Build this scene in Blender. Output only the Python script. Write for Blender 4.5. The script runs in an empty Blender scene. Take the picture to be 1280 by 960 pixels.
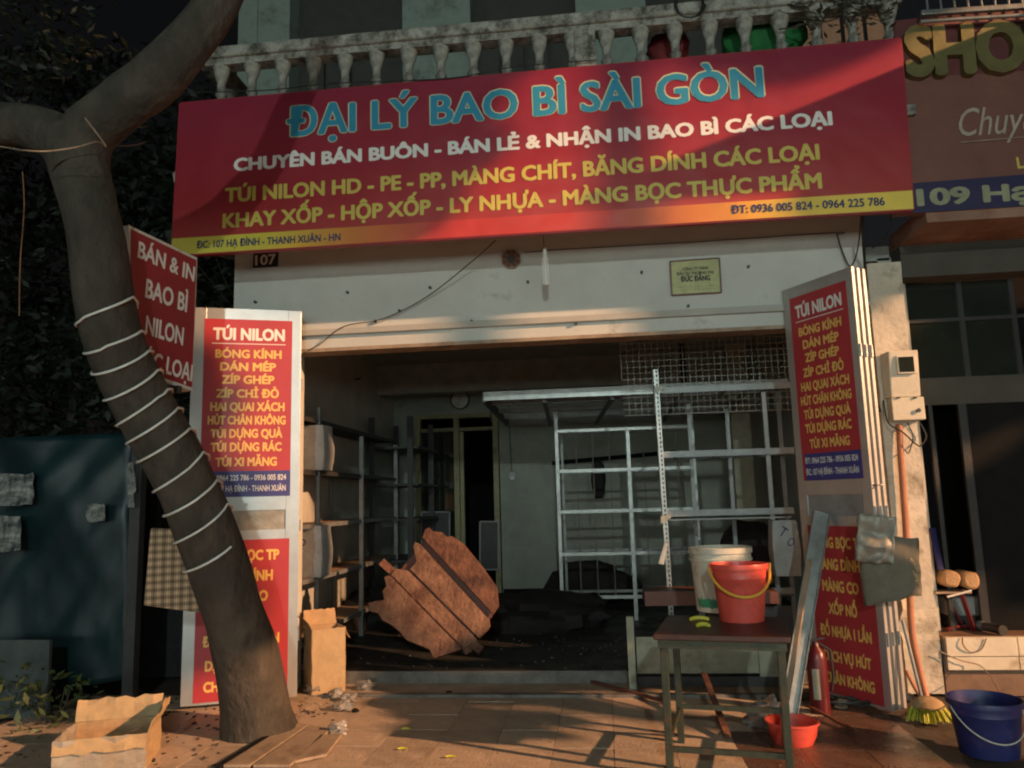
import bpy, math, random
from mathutils import Vector, Matrix, noise
random.seed(7)
R = math.radians
S = bpy.context.scene
C = S.collection
V = Vector
Z = V((0, 0, 1))

# ------------------------------------------------------------------ camera
CAMP = V((0, -6.4, 1.5)); FPX = 980.0
pit, rol, yaw = R(8.42), R(-1.58), R(6.44)
_f = V((-math.sin(yaw) * math.cos(pit), math.cos(yaw) * math.cos(pit), math.sin(pit)))
_r = V((math.cos(yaw), math.sin(yaw), 0)); _u = _r.cross(_f)
CR = math.cos(rol) * _r + math.sin(rol) * _u
CU = -math.sin(rol) * _r + math.cos(rol) * _u
CF = _f
cam = bpy.data.cameras.new("camera"); camo = bpy.data.objects.new("camera", cam); C.objects.link(camo)
cam.sensor_width = 36; cam.lens = 36 * FPX / 1280; cam.clip_end = 500; cam.clip_start = .05
mm = Matrix((CR, CU, -CF)).transposed().to_4x4(); mm.translation = CAMP
camo.matrix_world = mm
S.camera = camo
S.cycles.pixel_filter_type = 'BLACKMAN_HARRIS'; S.cycles.filter_width = 2.1

def ray(px, py): return (CF * FPX + CR * (px - 640) + CU * (480 - py)).normalized()
def hit(px, py, P, N):
    d = ray(px, py); return CAMP + d * ((P - CAMP).dot(N) / d.dot(N))
def at(px, py, Y): return hit(px, py, V((0, Y, 0)), V((0, 1, 0)))
def atz(px, py, z=0): return hit(px, py, V((0, 0, z)), Z)
def atx(px, py, X): return hit(px, py, V((X, 0, 0)), V((1, 0, 0)))

# ------------------------------------------------------------------ night sky, lights, exposure
S.view_settings.view_transform = 'Standard'; S.view_settings.look = 'None'
S.view_settings.exposure = 0; S.view_settings.gamma = 1
W = bpy.data.worlds.new("World"); S.world = W; W.use_nodes = True
nt = W.node_tree; nt.nodes.clear()
sky = nt.nodes.new('ShaderNodeTexSky'); sky.sky_type = 'NISHITA'; sky.sun_disc = False
sky.sun_elevation = R(-3); sky.sun_rotation = R(70)
bg = nt.nodes.new('ShaderNodeBackground'); bg.inputs[1].default_value = .08
hs = nt.nodes.new('ShaderNodeHueSaturation'); hs.inputs['Saturation'].default_value = .45
ou = nt.nodes.new('ShaderNodeOutputWorld')
nt.links.new(sky.outputs[0], hs.inputs['Color']); nt.links.new(hs.outputs[0], bg.inputs[0]); nt.links.new(bg.outputs[0], ou.inputs[0])

SODIUM = V((36.5, -17.8, 16.6)); LED = V((0.8, -14.5, 5.0))
def spot(name, loc, target, power, col, ang, rad, blend=.3):
    l = bpy.data.lights.new(name, 'SPOT'); l.energy = power; l.color = col; l.spot_size = R(ang); l.spot_blend = blend
    l.shadow_soft_size = rad
    o = bpy.data.objects.new(name, l); C.objects.link(o); o.location = loc
    o.rotation_euler = (target - loc).to_track_quat('-Z', 'Y').to_euler(); return o
spot("sodium_lamp_light", SODIUM, V((0, -1, 1)), 175000, (1, .53, .27), 26, .32)
spot("led_lamp_light", LED, V((0, 0, 1.8)), 1450, (.82, .99, .93), 90, .12)

# ------------------------------------------------------------------ helpers
wm = {}
class MB:
    def __init__(s): s.v = []; s.f = []
    def add(s, vs, fs):
        n = len(s.v); s.v += [V(v) for v in vs]; s.f += [tuple(n + i for i in f) for f in fs]; return s
    def hexa(s, p):   # 8 points: bottom ring 0-3, top ring 4-7
        return s.add(p, [(3, 2, 1, 0), (4, 5, 6, 7), (0, 1, 5, 4), (1, 2, 6, 5), (2, 3, 7, 6), (3, 0, 4, 7)])
    def box(s, x0, x1, y0, y1, z0, z1):
        return s.hexa([(x0, y0, z0), (x1, y0, z0), (x1, y1, z0), (x0, y1, z0), (x0, y0, z1), (x1, y0, z1), (x1, y1, z1), (x0, y1, z1)])
    def obox(s, o, a, b, c):   # corner + three edge vectors
        o = V(o); return s.hexa([o, o + a, o + a + b, o + b, o + c, o + a + c, o + a + b + c, o + b + c])
    def beam(s, p, q, w, h, up=Z):
        p = V(p); q = V(q); d = (q - p)
        a = d.cross(up)
        if a.length < 1e-6: a = d.cross(V((0, 1, 0)))
        a = a.normalized() * w; b = a.cross(d).normalized() * h
        return s.obox(p - a / 2 - b / 2, a, b, d)
    def prism(s, poly, vec):
        n = len(poly); poly = [V(p) for p in poly]; vec = V(vec)
        return s.add(poly + [p + vec for p in poly], [tuple(range(n - 1, -1, -1)), tuple(range(n, 2 * n))] + [(i, (i + 1) % n, n + (i + 1) % n, n + i) for i in range(n)])
    def tube(s, pts, r, n=8, caps=True, jit=0, closed=False):
        pts = [V(p) for p in pts]; m = len(pts); rs = r if isinstance(r, (list, tuple)) else [r] * m
        base = len(s.v); ref = None
        for i, p in enumerate(pts):
            t = (pts[min(i + 1, m - 1)] - pts[max(i - 1, 0)]).normalized()
            if ref is None: ref = t.cross(Z) if abs(t.z) < .9 else t.cross(V((1, 0, 0)))
            ref = (ref - t * ref.dot(t)).normalized(); b = t.cross(ref)
            for k in range(n):
                a = 2 * math.pi * k / n
                rr = rs[i] * (1 + (jit * noise.noise(p * 3 + V((math.cos(a), math.sin(a), 0)) * 1.3) if jit else 0))
                s.v.append(p + (ref * math.cos(a) + b * math.sin(a)) * rr)
        for i in range(m - 1):
            for k in range(n):
                k2 = (k + 1) % n
                s.f.append((base + i * n + k, base + i * n + k2, base + (i + 1) * n + k2, base + (i + 1) * n + k))
        if caps:
            s.f.append(tuple(base + k for k in range(n - 1, -1, -1))); s.f.append(tuple(base + (m - 1) * n + k for k in range(n)))
        return s
    def lathe(s, c, prof, n=24, mat=None):
        base = len(s.v); c = V(c)
        for r_, z_ in prof:
            for k in range(n):
                a = 2 * math.pi * k / n; p = V((r_ * math.cos(a), r_ * math.sin(a), z_))
                if mat: p = mat @ p
                s.v.append(c + p)
        for i in range(len(prof) - 1):
            for k in range(n):
                k2 = (k + 1) % n
                s.f.append((base + i * n + k, base + i * n + k2, base + (i + 1) * n + k2, base + (i + 1) * n + k))
        return s
    def build(s, name, mat, parent=None, bevel=0, smooth=False, label=None, kind=None, solid=0):
        me = bpy.data.meshes.new(name)
        M = wm.get(parent.name, Matrix()) if parent else Matrix()
        Mi = M.inverted()
        me.from_pydata([Mi @ v for v in s.v], [], s.f); me.update()
        if mat: me.materials.append(mat)
        o = bpy.data.objects.new(name, me); C.objects.link(o)
        if parent: o.parent = parent
        wm[o.name] = M
        if smooth:
            for p in me.polygons: p.use_smooth = True
            me.set_sharp_from_angle(angle=R(40))
        if solid:
            m = o.modifiers.new("solid", 'SOLIDIFY'); m.thickness = solid; m.offset = 0
        if bevel:
            m = o.modifiers.new("bevel", 'BEVEL'); m.width = bevel; m.segments = 2; m.limit_method = 'ANGLE'
        if label: o['label'] = label
        if kind: o['kind'] = kind
        return o
def thing(name, label, cat, loc=(0, 0, 0), rz=0, group=None):
    o = bpy.data.objects.new(name, None); C.objects.link(o); o.empty_display_size = .1
    o.location = V(loc); o.rotation_euler = (0, 0, rz)
    wm[o.name] = Matrix.Translation(V(loc)) @ Matrix.Rotation(rz, 4, 'Z')
    o['label'] = label; o['category'] = cat
    if group: o['group'] = group
    return o
def tag(o, label, cat, group=None):
    o['label'] = label; o['category'] = cat
    if group: o['group'] = group
    return o
def recenter(o):
    """move a single-mesh thing's origin to the middle of its base"""
    me = o.data; vs = [v.co for v in me.vertices]
    c = V(((min(v.x for v in vs) + max(v.x for v in vs)) / 2, (min(v.y for v in vs) + max(v.y for v in vs)) / 2, min(v.z for v in vs)))
    me.transform(Matrix.Translation(-c)); o.location = c; wm[o.name] = Matrix.Translation(c); return o
def single(mb, name, mat, label, cat, group=None, **k):
    o = recenter(mb.build(name, mat, **k)); return tag(o, label, cat, group)

# ---- materials
def mat(name, col, rough=.7, metal=0, var=.25, scale=6, dirt=None, dscale=3, damt=.5, bump=.15, bscale=None, spec=.5, stretch=None, emit=None, trans=0, rvar=0):
    m = bpy.data.materials.new(name); m.use_nodes = True; n = m.node_tree.nodes; L = m.node_tree.links
    b = n['Principled BSDF']; b.inputs['Roughness'].default_value = rough; b.inputs['Metallic'].default_value = metal
    b.inputs['Specular IOR Level'].default_value = spec
    tc = n.new('ShaderNodeTexCoord'); mp = n.new('ShaderNodeMapping'); L.new(tc.outputs['Object'], mp.inputs[0])
    if stretch: mp.inputs['Scale'].default_value = stretch
    ns = n.new('ShaderNodeTexNoise'); ns.inputs['Scale'].default_value = scale; ns.inputs['Detail'].default_value = 6; ns.inputs['Roughness'].default_value = .65
    L.new(mp.outputs[0], ns.inputs['Vector'])
    rp = n.new('ShaderNodeMapRange'); rp.inputs[1].default_value = .3; rp.inputs[2].default_value = .7; rp.inputs[3].default_value = 1 - var; rp.inputs[4].default_value = 1 + var * .5
    L.new(ns.outputs[0], rp.inputs[0])
    mx = n.new('ShaderNodeVectorMath'); mx.operation = 'SCALE'; mx.inputs[0].default_value = col; L.new(rp.outputs[0], mx.inputs['Scale'])
    last = mx.outputs[0]
    if dirt is not None:
        n2 = n.new('ShaderNodeTexNoise'); n2.inputs['Scale'].default_value = dscale; n2.inputs['Detail'].default_value = 8; n2.inputs['Roughness'].default_value = .7
        L.new(mp.outputs[0], n2.inputs['Vector'])
        r2 = n.new('ShaderNodeMapRange'); r2.inputs[1].default_value = .62 - damt * .25; r2.inputs[2].default_value = .72 - damt * .12; L.new(n2.outputs[0], r2.inputs[0])
        mi = n.new('ShaderNodeMix'); mi.data_type = 'RGBA'; L.new(r2.outputs[0], mi.inputs[0]); L.new(last, mi.inputs[6]); mi.inputs[7].default_value = (*dirt, 1)
        last = mi.outputs[2]
    L.new(last, b.inputs['Base Color'])
    if rvar:
        r3 = n.new('ShaderNodeMapRange'); r3.inputs[1].default_value = .35; r3.inputs[2].default_value = .65; r3.inputs[3].default_value = rough - rvar; r3.inputs[4].default_value = rough + rvar
        L.new(ns.outputs[0], r3.inputs[0]); L.new(r3.outputs[0], b.inputs['Roughness'])
    if bump:
        n4 = n.new('ShaderNodeTexNoise'); n4.inputs['Scale'].default_value = bscale or scale * 6; n4.inputs['Detail'].default_value = 5; L.new(mp.outputs[0], n4.inputs['Vector'])
        bp = n.new('ShaderNodeBump'); bp.inputs['Strength'].default_value = bump; bp.inputs['Distance'].default_value = .02
        L.new(n4.outputs[0], bp.inputs['Height']); L.new(bp.outputs[0], b.inputs['Normal'])
    if trans: b.inputs['Transmission Weight'].default_value = trans
    if emit: b.inputs['Emission Color'].default_value = (*emit[0], 1); b.inputs['Emission Strength'].default_value = emit[1]
    return m
M = {}
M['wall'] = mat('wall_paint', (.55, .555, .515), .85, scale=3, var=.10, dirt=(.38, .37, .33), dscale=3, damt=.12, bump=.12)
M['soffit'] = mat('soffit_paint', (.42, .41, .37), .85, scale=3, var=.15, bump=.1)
M['pillar'] = mat('pillar_plaster', (.58, .52, .42), .85, scale=4, var=.22, dirt=(.26, .22, .16), dscale=3.5, damt=.35, bump=.35, bscale=30)
M['inwall'] = mat('interior_wall_paint', (.33, .36, .31), .85, scale=2, var=.2, dirt=(.24, .26, .22), dscale=2.5, damt=.3, bump=.15)
M['inwall2'] = mat('interior_side_wall_paint', (.46, .44, .38), .85, scale=2, var=.25, bump=.15)
M['cell'] = mat('interior_ceiling_paint', (.38, .38, .34), .9)
M['infloor'] = mat('dirty_floor', (.045, .042, .038), .55, scale=3, var=.6, dirt=(.02, .018, .015), dscale=6, damt=.8, bump=.5, bscale=40, rvar=.2)
M['step'] = mat('step_cement', (.17, .16, .145), .7, scale=5, var=.4, dirt=(.08, .07, .06), damt=.6)
M['stone'] = mat('balcony_stone', (.40, .39, .34), .9, scale=9, var=.35, dirt=(.07, .066, .055), dscale=8, damt=.75, bump=.5, bscale=40)
M['upper'] = mat('upper_pilaster_paint', (.24, .30, .26), .85, scale=3, var=.3, dirt=(.12, .14, .12), damt=.5)
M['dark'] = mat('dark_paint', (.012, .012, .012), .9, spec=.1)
M['upwall'] = mat('upper_recess_dark', (.045, .045, .04), .7)
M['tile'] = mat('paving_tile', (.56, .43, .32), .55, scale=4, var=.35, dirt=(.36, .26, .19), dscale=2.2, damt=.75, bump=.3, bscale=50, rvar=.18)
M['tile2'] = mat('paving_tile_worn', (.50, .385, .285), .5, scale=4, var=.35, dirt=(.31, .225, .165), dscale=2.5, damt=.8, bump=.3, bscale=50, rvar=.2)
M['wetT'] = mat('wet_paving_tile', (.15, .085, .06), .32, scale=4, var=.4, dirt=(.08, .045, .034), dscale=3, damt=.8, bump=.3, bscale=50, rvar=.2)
M['ground'] = mat('ground_cement', (.10, .075, .058), .7, scale=4, var=.4, dirt=(.06, .045, .04), damt=.7, bump=.4)
M['soil'] = mat('soil', (.06, .045, .035), .9, scale=6, var=.6, dirt=(.03, .022, .018), damt=.7, bump=1, bscale=25)
M['alu'] = mat('aluminium', (.50, .50, .49), .38, .6, var=.12, scale=5, bump=.05)
M['alud'] = mat('aluminium_panel', (.33, .34, .35), .5, .4, var=.2, scale=5, dirt=(.22, .21, .2), damt=.5, bump=.1)
M['foil'] = mat('crumpled_foil', (.34, .32, .27), .5, .25, var=.3, scale=9, bump=.7, bscale=9)
M['steel'] = mat('galvanised_steel', (.32, .33, .32), .38, .7, var=.3, scale=9, bump=.1)
M['meshw'] = mat('dull_mesh_wire', (.43, .43, .39), .7, bump=0)
M['rackg'] = mat('grey_rack_paint', (.24, .25, .25), .45, .3, var=.25, scale=8, bump=.1)
M['rackd'] = mat('dark_rack_paint', (.05, .05, .052), .5, .2, var=.3)
M['wood'] = mat('shelf_board', (.32, .20, .12), .7, scale=3, var=.3, stretch=(1, 6, 6))
M['plankA'] = mat('old_brown_plank', (.25, .13, .08), .8, scale=5, var=.55, dirt=(.10, .04, .025), dscale=4, damt=.7, bump=.8, bscale=30)
M['plankB'] = mat('old_red_plank', (.20, .085, .05), .8, scale=5, var=.5, dirt=(.06, .025, .018), dscale=4, damt=.7, bump=.8, bscale=30)
M['board'] = mat('pale_board', (.36, .27, .19), .75, scale=4, var=.3, bump=.3, dirt=(.2, .14, .1), damt=.5)
M['carton'] = mat('cardboard', (.42, .27, .14), .85, scale=5, var=.2, dirt=(.28, .17, .09), damt=.5, bump=.15)
M['cartonp'] = mat('pale_cardboard', (.42, .30, .165), .85, scale=5, var=.2, dirt=(.3, .2, .11), damt=.4, bump=.2)
M['cartong'] = mat('white_taped_cardboard', (.34, .31, .26), .6, scale=7, var=.35, dirt=(.25, .2, .14), damt=.6, bump=.5, bscale=15)
M['bark'] = mat('bark', (.075, .062, .048), .9, scale=4, var=.5, dirt=(.036, .03, .023), dscale=6, damt=.75, bump=1, bscale=22, stretch=(1, 1, .55))
M['led'] = mat('white_plastic_strip', (.72, .74, .70), .35, var=.1)
M['white'] = mat('white_enamel', (.68, .66, .60), .5, var=.15, dirt=(.35, .3, .22), dscale=6, damt=.3)
M['red'] = mat('red_poster', (.42, .035, .045), .5, var=.12, scale=3, bump=.03)
M['redd'] = mat('dark_red_sign', (.30, .022, .030), .5, var=.15, scale=3, bump=.03)
M['blue'] = mat('blue_print', (.05, .05, .22), .5, var=.15)
M['navy'] = mat('navy_print', (.016, .014, .065), .55, var=.15)
M['yel'] = mat('yellow_lettering', (.80, .50, .13), .5, var=.06)
M['yel2'] = mat('yellow_gold_lettering', (.62, .50, .10), .5, var=.06)
M['wht'] = mat('white_lettering', (.80, .78, .74), .5, var=.06)
M['teal'] = mat('teal_lettering', (.025, .25, .40), .5, var=.06)
M['outl'] = mat('pale_yellow_outline', (.55, .60, .38), .5, var=.06)
M['inkb'] = mat('navy_lettering', (.03, .03, .12), .5, var=.06)
M['blk'] = mat('black_ink', (.02, .02, .02), .6)
M['gold'] = mat('brass_plaque', (.28, .27, .12), .4, .3, var=.2, scale=12)
M['tarp'] = mat('teal_tarpaulin', (.008, .030, .036), .42, var=.35, scale=2.5, dirt=(.006, .017, .020), dscale=1.5, damt=.7, bump=.25, bscale=6, stretch=(1, 1, .5))
M['paper'] = mat('torn_paper', (.34, .35, .33), .85, var=.5, scale=20, dirt=(.02, .035, .038), dscale=12, damt=.9)
M['bred'] = mat('red_plastic', (.68, .085, .06), .42, var=.12, scale=5, dirt=(.50, .07, .05), dscale=9, damt=.35, bump=.05, rvar=.1)
M['bblue'] = mat('blue_plastic', (.018, .026, .13), .42, var=.2, scale=5, dirt=(.05, .05, .15), dscale=8, damt=.4, bump=.05)
M['byel'] = mat('yellow_plastic', (.75, .42, .06), .4, var=.05)
M['pail'] = mat('dirty_white_pail_plastic', (.62, .60, .50), .45, var=.2, dirt=(.28, .30, .24), dscale=9, damt=.35, bump=.08)
M['green'] = mat('green_print', (.05, .30, .16), .5, var=.4, scale=20)
M['tabt'] = mat('dark_red_table_top', (.07, .026, .02), .45, var=.5, scale=6, dirt=(.05, .03, .022), damt=.6, bump=.1)
M['tabl'] = mat('dark_green_steel', (.045, .055, .035), .45, .3, var=.4, scale=14, dirt=(.09, .05, .03), dscale=18, damt=.35)
M['pale'] = mat('pale_green_board', (.34, .35, .27), .7, var=.2, dirt=(.2, .2, .14), dscale=5, damt=.5)
M['brn'] = mat('brown_varnish', (.13, .045, .03), .5, var=.3)
M['lemon'] = mat('yellow_peel', (.62, .55, .05), .5, var=.3, scale=20)
M['bristle'] = mat('yellow_green_bristles', (.48, .50, .05), .6, var=.3, scale=30)
M['pipe'] = mat('orange_conduit', (.42, .16, .08), .5, var=.2)
M['cable'] = mat('black_cable', (.02, .02, .02), .5)
M['meter'] = mat('meter_box_plastic', (.60, .54, .42), .5, var=.12, dirt=(.35, .28, .2), damt=.3)
M['glassd'] = mat('dark_glass', (.02, .025, .02), .08, spec=.8, bump=0)
M['cloth'] = mat('grey_brown_cloth', (.17, .155, .12), .9, var=.25, scale=6, bump=.5, bscale=14)
M['plaid'] = None
M['sack'] = mat('dark_rubbish', (.018, .015, .014), .8, var=.5, scale=8, bump=.6)
M['bag'] = mat('pale_sack', (.35, .37, .37), .7, var=.25, scale=6, bump=.5, bscale=10)
M['clear'] = mat('clear_crumpled_plastic', (.75, .74, .70), .2, var=.2, bump=.8, bscale=18, trans=.75)
M['nsign'] = mat('neighbour_sign_print', (.19, .075, .055), .6, var=.3, scale=2)
M['nsoff'] = mat('neighbour_soffit', (.30, .17, .12), .8, var=.35, scale=2.5, dirt=(.2, .09, .06), damt=.6)
M['nwall'] = mat('neighbour_wall', (.07, .066, .055), .85, var=.25, scale=4)  # wall tone lowered to stand in for shade on this front
M['nfr'] = mat('neighbour_frame', (.02, .019, .018), .6, var=.2)  # grey frames coloured near black in place of shade over the glazing
M['gold3'] = mat('gold_relief', (.17, .145, .055), .45, .2, var=.3)
M['ntile'] = mat('white_step_tile', (.66, .58, .45), .45, var=.15, dirt=(.38, .28, .18), dscale=5, damt=.3)
M['nfloor'] = mat('neighbour_floor', (.20, .12, .075), .6, var=.4, dirt=(.1, .06, .04), damt=.5)
M['bread'] = mat('pale_brown_bundle', (.50, .30, .15), .8, var=.3, scale=12, bump=.6)
M['leaf'] = mat('dark_leaf', (.011, .018, .009), .6, var=.5, scale=5, bump=0)
M['leafb'] = mat('brown_leaf', (.04, .036, .022), .7, var=.5, scale=5, bump=0)
M['gcl'] = mat('green_cloth', (.015, .17, .04), .8, var=.5, scale=6)
M['rcl'] = mat('red_cloth', (.20, .02, .02), .8, var=.5, scale=6)
M['lampe'] = mat('sodium_glow', (1, .6, .3), .5, emit=((1, .5, .2), 6))
M['lampw'] = mat('led_glow', (1, 1, 1), .5, emit=((.9, 1, .9), 6))
M['tube'] = mat('bulb_glass', (.75, .76, .72), .25, var=.05, bump=0)
def plaid():
    m = mat('plaid_fabric', (.24, .17, .11), .9, var=.15); n = m.node_tree.nodes; L = m.node_tree.links; b = n['Principled BSDF']
    tc = n.new('ShaderNodeTexCoord'); prev = None
    out = None
    for ax in ('X', 'Z'):
        for sc, st in ((6.2, .5), (24, .35)):
            w = n.new('ShaderNodeTexWave'); w.bands_direction = ax; w.inputs['Scale'].default_value = sc; w.inputs['Distortion'].default_value = .3
            L.new(tc.outputs['Object'], w.inputs['Vector'])
            r = n.new('ShaderNodeMapRange'); r.inputs[3].default_value = 1 - st; r.inputs[4].default_value = 1.15; L.new(w.outputs['Fac'], r.inputs[0])
            if out is None: out = r.outputs[0]
            else:
                mu = n.new('ShaderNodeMath'); mu.operation = 'MULTIPLY'; L.new(out, mu.inputs[0]); L.new(r.outputs[0], mu.inputs[1]); out = mu.outputs[0]
    s = n.new('ShaderNodeVectorMath'); s.operation = 'SCALE'; s.inputs[0].default_value = (.55, .38, .24); L.new(out, s.inputs['Scale']); L.new(s.outputs[0], b.inputs['Base Color'])
    return m
M['plaid'] = plaid()
def ramp_mat(name, stops, axis, lo, hi, rough=.45):
    m = bpy.data.materials.new(name); m.use_nodes = True; n = m.node_tree.nodes; L = m.node_tree.links; b = n['Principled BSDF']; b.inputs['Roughness'].default_value = rough
    tc = n.new('ShaderNodeTexCoord'); sp = n.new('ShaderNodeSeparateXYZ'); L.new(tc.outputs['Object'], sp.inputs[0])
    mr = n.new('ShaderNodeMapRange'); mr.inputs[1].default_value = lo; mr.inputs[2].default_value = hi; L.new(sp.outputs[axis], mr.inputs[0])
    rp = n.new('ShaderNodeValToRGB'); L.new(mr.outputs[0], rp.inputs[0]); e = rp.color_ramp.elements
    while len(e) < len(stops): e.new(.5)
    for k, (p, c) in enumerate(stops): e[k].position = p; e[k].color = (*c, 1)
    ns = n.new('ShaderNodeTexNoise'); ns.inputs['Scale'].default_value = 5; L.new(tc.outputs['Object'], ns.inputs['Vector'])
    mr2 = n.new('ShaderNodeMapRange'); mr2.inputs[3].default_value = .85; mr2.inputs[4].default_value = 1.12; L.new(ns.outputs[0], mr2.inputs[0])
    s = n.new('ShaderNodeVectorMath'); s.operation = 'SCALE'; L.new(rp.outputs[0], s.inputs[0]); L.new(mr2.outputs[0], s.inputs['Scale']); L.new(s.outputs[0], b.inputs['Base Color'])
    bp = n.new('ShaderNodeBump'); bp.inputs['Strength'].default_value = .35; bp.inputs['Distance'].default_value = .06
    n2 = n.new('ShaderNodeTexNoise'); n2.inputs['Scale'].default_value = 2.2; L.new(tc.outputs['Object'], n2.inputs['Vector']); L.new(n2.outputs[0], bp.inputs['Height']); L.new(bp.outputs[0], b.inputs['Normal'])
    return m

# ---- lettering: real mesh letters laid on a surface
_tcache = {}
def text_mesh(s, bold, extr=0, shear=0):
    k = (s, bold, extr, shear)
    if k in _tcache: return _tcache[k]
    cu = bpy.data.curves.new("t", 'FONT'); cu.body = s; cu.size = 1; cu.offset = bold; cu.resolution_u = 3; cu.extrude = extr; cu.shear = shear
    o = bpy.data.objects.new("t", cu); C.objects.link(o)
    dg = bpy.context.evaluated_depsgraph_get(); dg.update()
    me = o.evaluated_get(dg).to_mesh()
    vs = [v.co.copy() for v in me.vertices]; fs = [tuple(p.vertices) for p in me.polygons]
    bpy.data.objects.remove(o); bpy.data.curves.remove(cu)
    _tcache[k] = (vs, fs); return vs, fs
def put_text(s, O, ex, ez, n, width, cap, m, parent, bold=.02, off=.003, name='lettering', extr=0, ref=None, shear=0):
    """O = baseline start, ex / ez = unit axes on the surface, n = outward normal"""
    vs, fs = text_mesh(s, 0, extr, shear)
    rv = text_mesh(ref, 0, extr, shear)[0] if ref else vs
    x0 = min(v.x for v in vs); x1 = max(v.x for v in rv)
    hv = text_mesh('H', 0, 0, 0)[0]; h0 = min(v.y for v in hv); h1 = max(v.y for v in hv)
    x0 -= bold; x1 += bold; h0 -= bold * .6; h1 += bold * .6
    sx = width / (x1 - x0); sy = cap / (h1 - h0)
    mb = MB(); nk = 10 if bold > 0 else 1
    # strokes of one glyph can cross: every facet sits on a level of its own, some hundredths of a millimetre apart
    if extr: lvs, lfs, lev = vs, fs, [0] * len(vs)
    else:
        lvs, lfs, lev = [], [], []
        for k, f_ in enumerate(fs):
            lfs.append(tuple(range(len(lvs), len(lvs) + len(f_)))); lvs += [vs[q_] for q_ in f_]; lev += [k % 7] * len(f_)
    for k in range(nk):
        a_ = 2 * math.pi * k / max(nk - 1, 1); dx, dy = (bold * math.cos(a_), bold * .8 * math.sin(a_)) if k else (0, 0)
        mb.add([O + ex * ((v.x + dx - x0) * sx) + ez * ((v.y + dy - h0) * sy) + n * (off + v.z * sy + (k * 7 + lev[q_]) * .000018) for q_, v in enumerate(lvs)], lfs)
    return mb.build(name, m, parent)
def text_px(s, pL, pR, cap, P, N, m, parent, **k):
    """baseline from pixel pL to pixel pR on the plane (P, N); cap height in pixels"""
    A = hit(*pL, P, N); B = hit(*pR, P, N); ex = (B - A).normalized(); n = N if N.dot(CAMP - P) > 0 else -N
    ez = n.cross(ex); ez = ez if ez.z > 0 else -ez
    T = hit(pL[0], pL[1] - cap, P, N); h = (T - A).length
    return put_text(s, A, ex, ez, n, (B - A).length, h, m, parent, **k)

# ================================================================== SETTING
XL = at(293, 350, 0).x                # left corner of the shop front
XPI = at(1132, 400, 0).x              # outer edge of the right pillar
XJR = at(1085, 400, 0).x              # inner edge of the right pillar
ZF = .10                              # shop floor height
YB = 4.9                              # back wall
ZS = 3.78                             # balcony soffit
SGY = -.62                            # face of the shop sign
print('XL', XL, 'XJR', XJR, 'XPI', XPI, 'lintel', at(379, 442, 0), at(976, 410, 0), 'back', at(520, 700, YB), at(640, 744, YB))

g = MB(); g.add([(-60, -60, -.03), (60, -60, -.03), (60, 60, -.03), (-60, 60, -.03)], [(0, 1, 2, 3)])
g.build('ground', M['ground'], kind='structure')
tl = .365; J = atz(537, 946); XT0 = J.x - 9 * tl; YT0 = atz(640, 934.5).y
pv = MB(); pv.box(XT0 - .1, XT0 + 17 * tl + .1, YT0 - 5 * tl, -.075, -.029, -.012)
pave = pv.build('pavement', M['ground'], kind='structure')
tmesh = {}
def tile_mesh(key, mt, w, d):
    if key in tmesh: return tmesh[key]
    mb = MB(); mb.box(.001, w - .002, .001, d - .002, -.012, 0)
    o = mb.build('tile', mt, pave); tmesh[key] = o.data; bpy.data.objects.remove(o); return tmesh[key]
for i in range(17):
    for j in range(-5, 5):
        x = XT0 + i * tl; y = YT0 + j * tl; d = tl
        if y + tl > -.08: d = -.08 - y
        if d < .05: continue
        dist = (x - atz(960, 940).x)
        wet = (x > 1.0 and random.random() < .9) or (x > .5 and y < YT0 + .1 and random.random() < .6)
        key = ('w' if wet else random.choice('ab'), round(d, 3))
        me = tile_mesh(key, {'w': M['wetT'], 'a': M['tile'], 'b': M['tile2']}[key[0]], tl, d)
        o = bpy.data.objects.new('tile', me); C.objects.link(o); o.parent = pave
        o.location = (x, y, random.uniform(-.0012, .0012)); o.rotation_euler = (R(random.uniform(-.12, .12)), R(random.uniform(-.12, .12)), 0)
# bare soil round the tree
so = MB(); pts = []
ns_ = 26
for i in range(ns_):
    for j in range(ns_):
        x = XT0 - 3.2 + 3.32 * i / (ns_ - 1) + .0; y = -3.2 + 3.15 * j / (ns_ - 1)
        so.v.append(V((x, y, -.012 + .035 * noise.noise(V((x * 2, y * 2, 0))) + .012 * noise.noise(V((x * 9, y * 9, 3))))))
for i in range(ns_ - 1):
    for j in range(ns_ - 1):
        so.f.append((i * ns_ + j, (i + 1) * ns_ + j, (i + 1) * ns_ + j + 1, i * ns_ + j + 1))
so.build('soil_ground', M['soil'], kind='structure', smooth=True)

# ================================================================== SHOP HOUSE
LZ = (at(379, 442, 0).z + at(976, 410, 0).z) / 2
house = thing('shop_house', 'white plastered shop house numbered 107 with a stone balustrade above its open shopfront', 'building', (0, 0, 0))
LE = at(700, 401, 0).z       # ledge height
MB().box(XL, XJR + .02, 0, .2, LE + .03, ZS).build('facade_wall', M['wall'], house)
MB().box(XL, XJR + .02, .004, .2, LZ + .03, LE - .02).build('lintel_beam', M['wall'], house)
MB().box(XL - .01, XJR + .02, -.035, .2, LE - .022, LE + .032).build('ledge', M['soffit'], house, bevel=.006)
MB().box(XL + .3, XJR + .02, -.012, .2, LZ, LZ + .03).build('lintel_trim', M['board'], house)
XW = XL + .12
XLP = at(372, 700, .1).x
MB().box(XL, XLP, .01, .2, 0, LZ).build('left_pier', M['wall'], house)
MB().box(XW - .2, XW, .2, YB, ZF, 3.4).build('side_wall', M['inwall2'], house)
XRW = XPI - .1
MB().box(XRW, XRW + .2, .2, YB, ZF, 3.4).build('side_wall', M['inwall2'], house)
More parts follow.
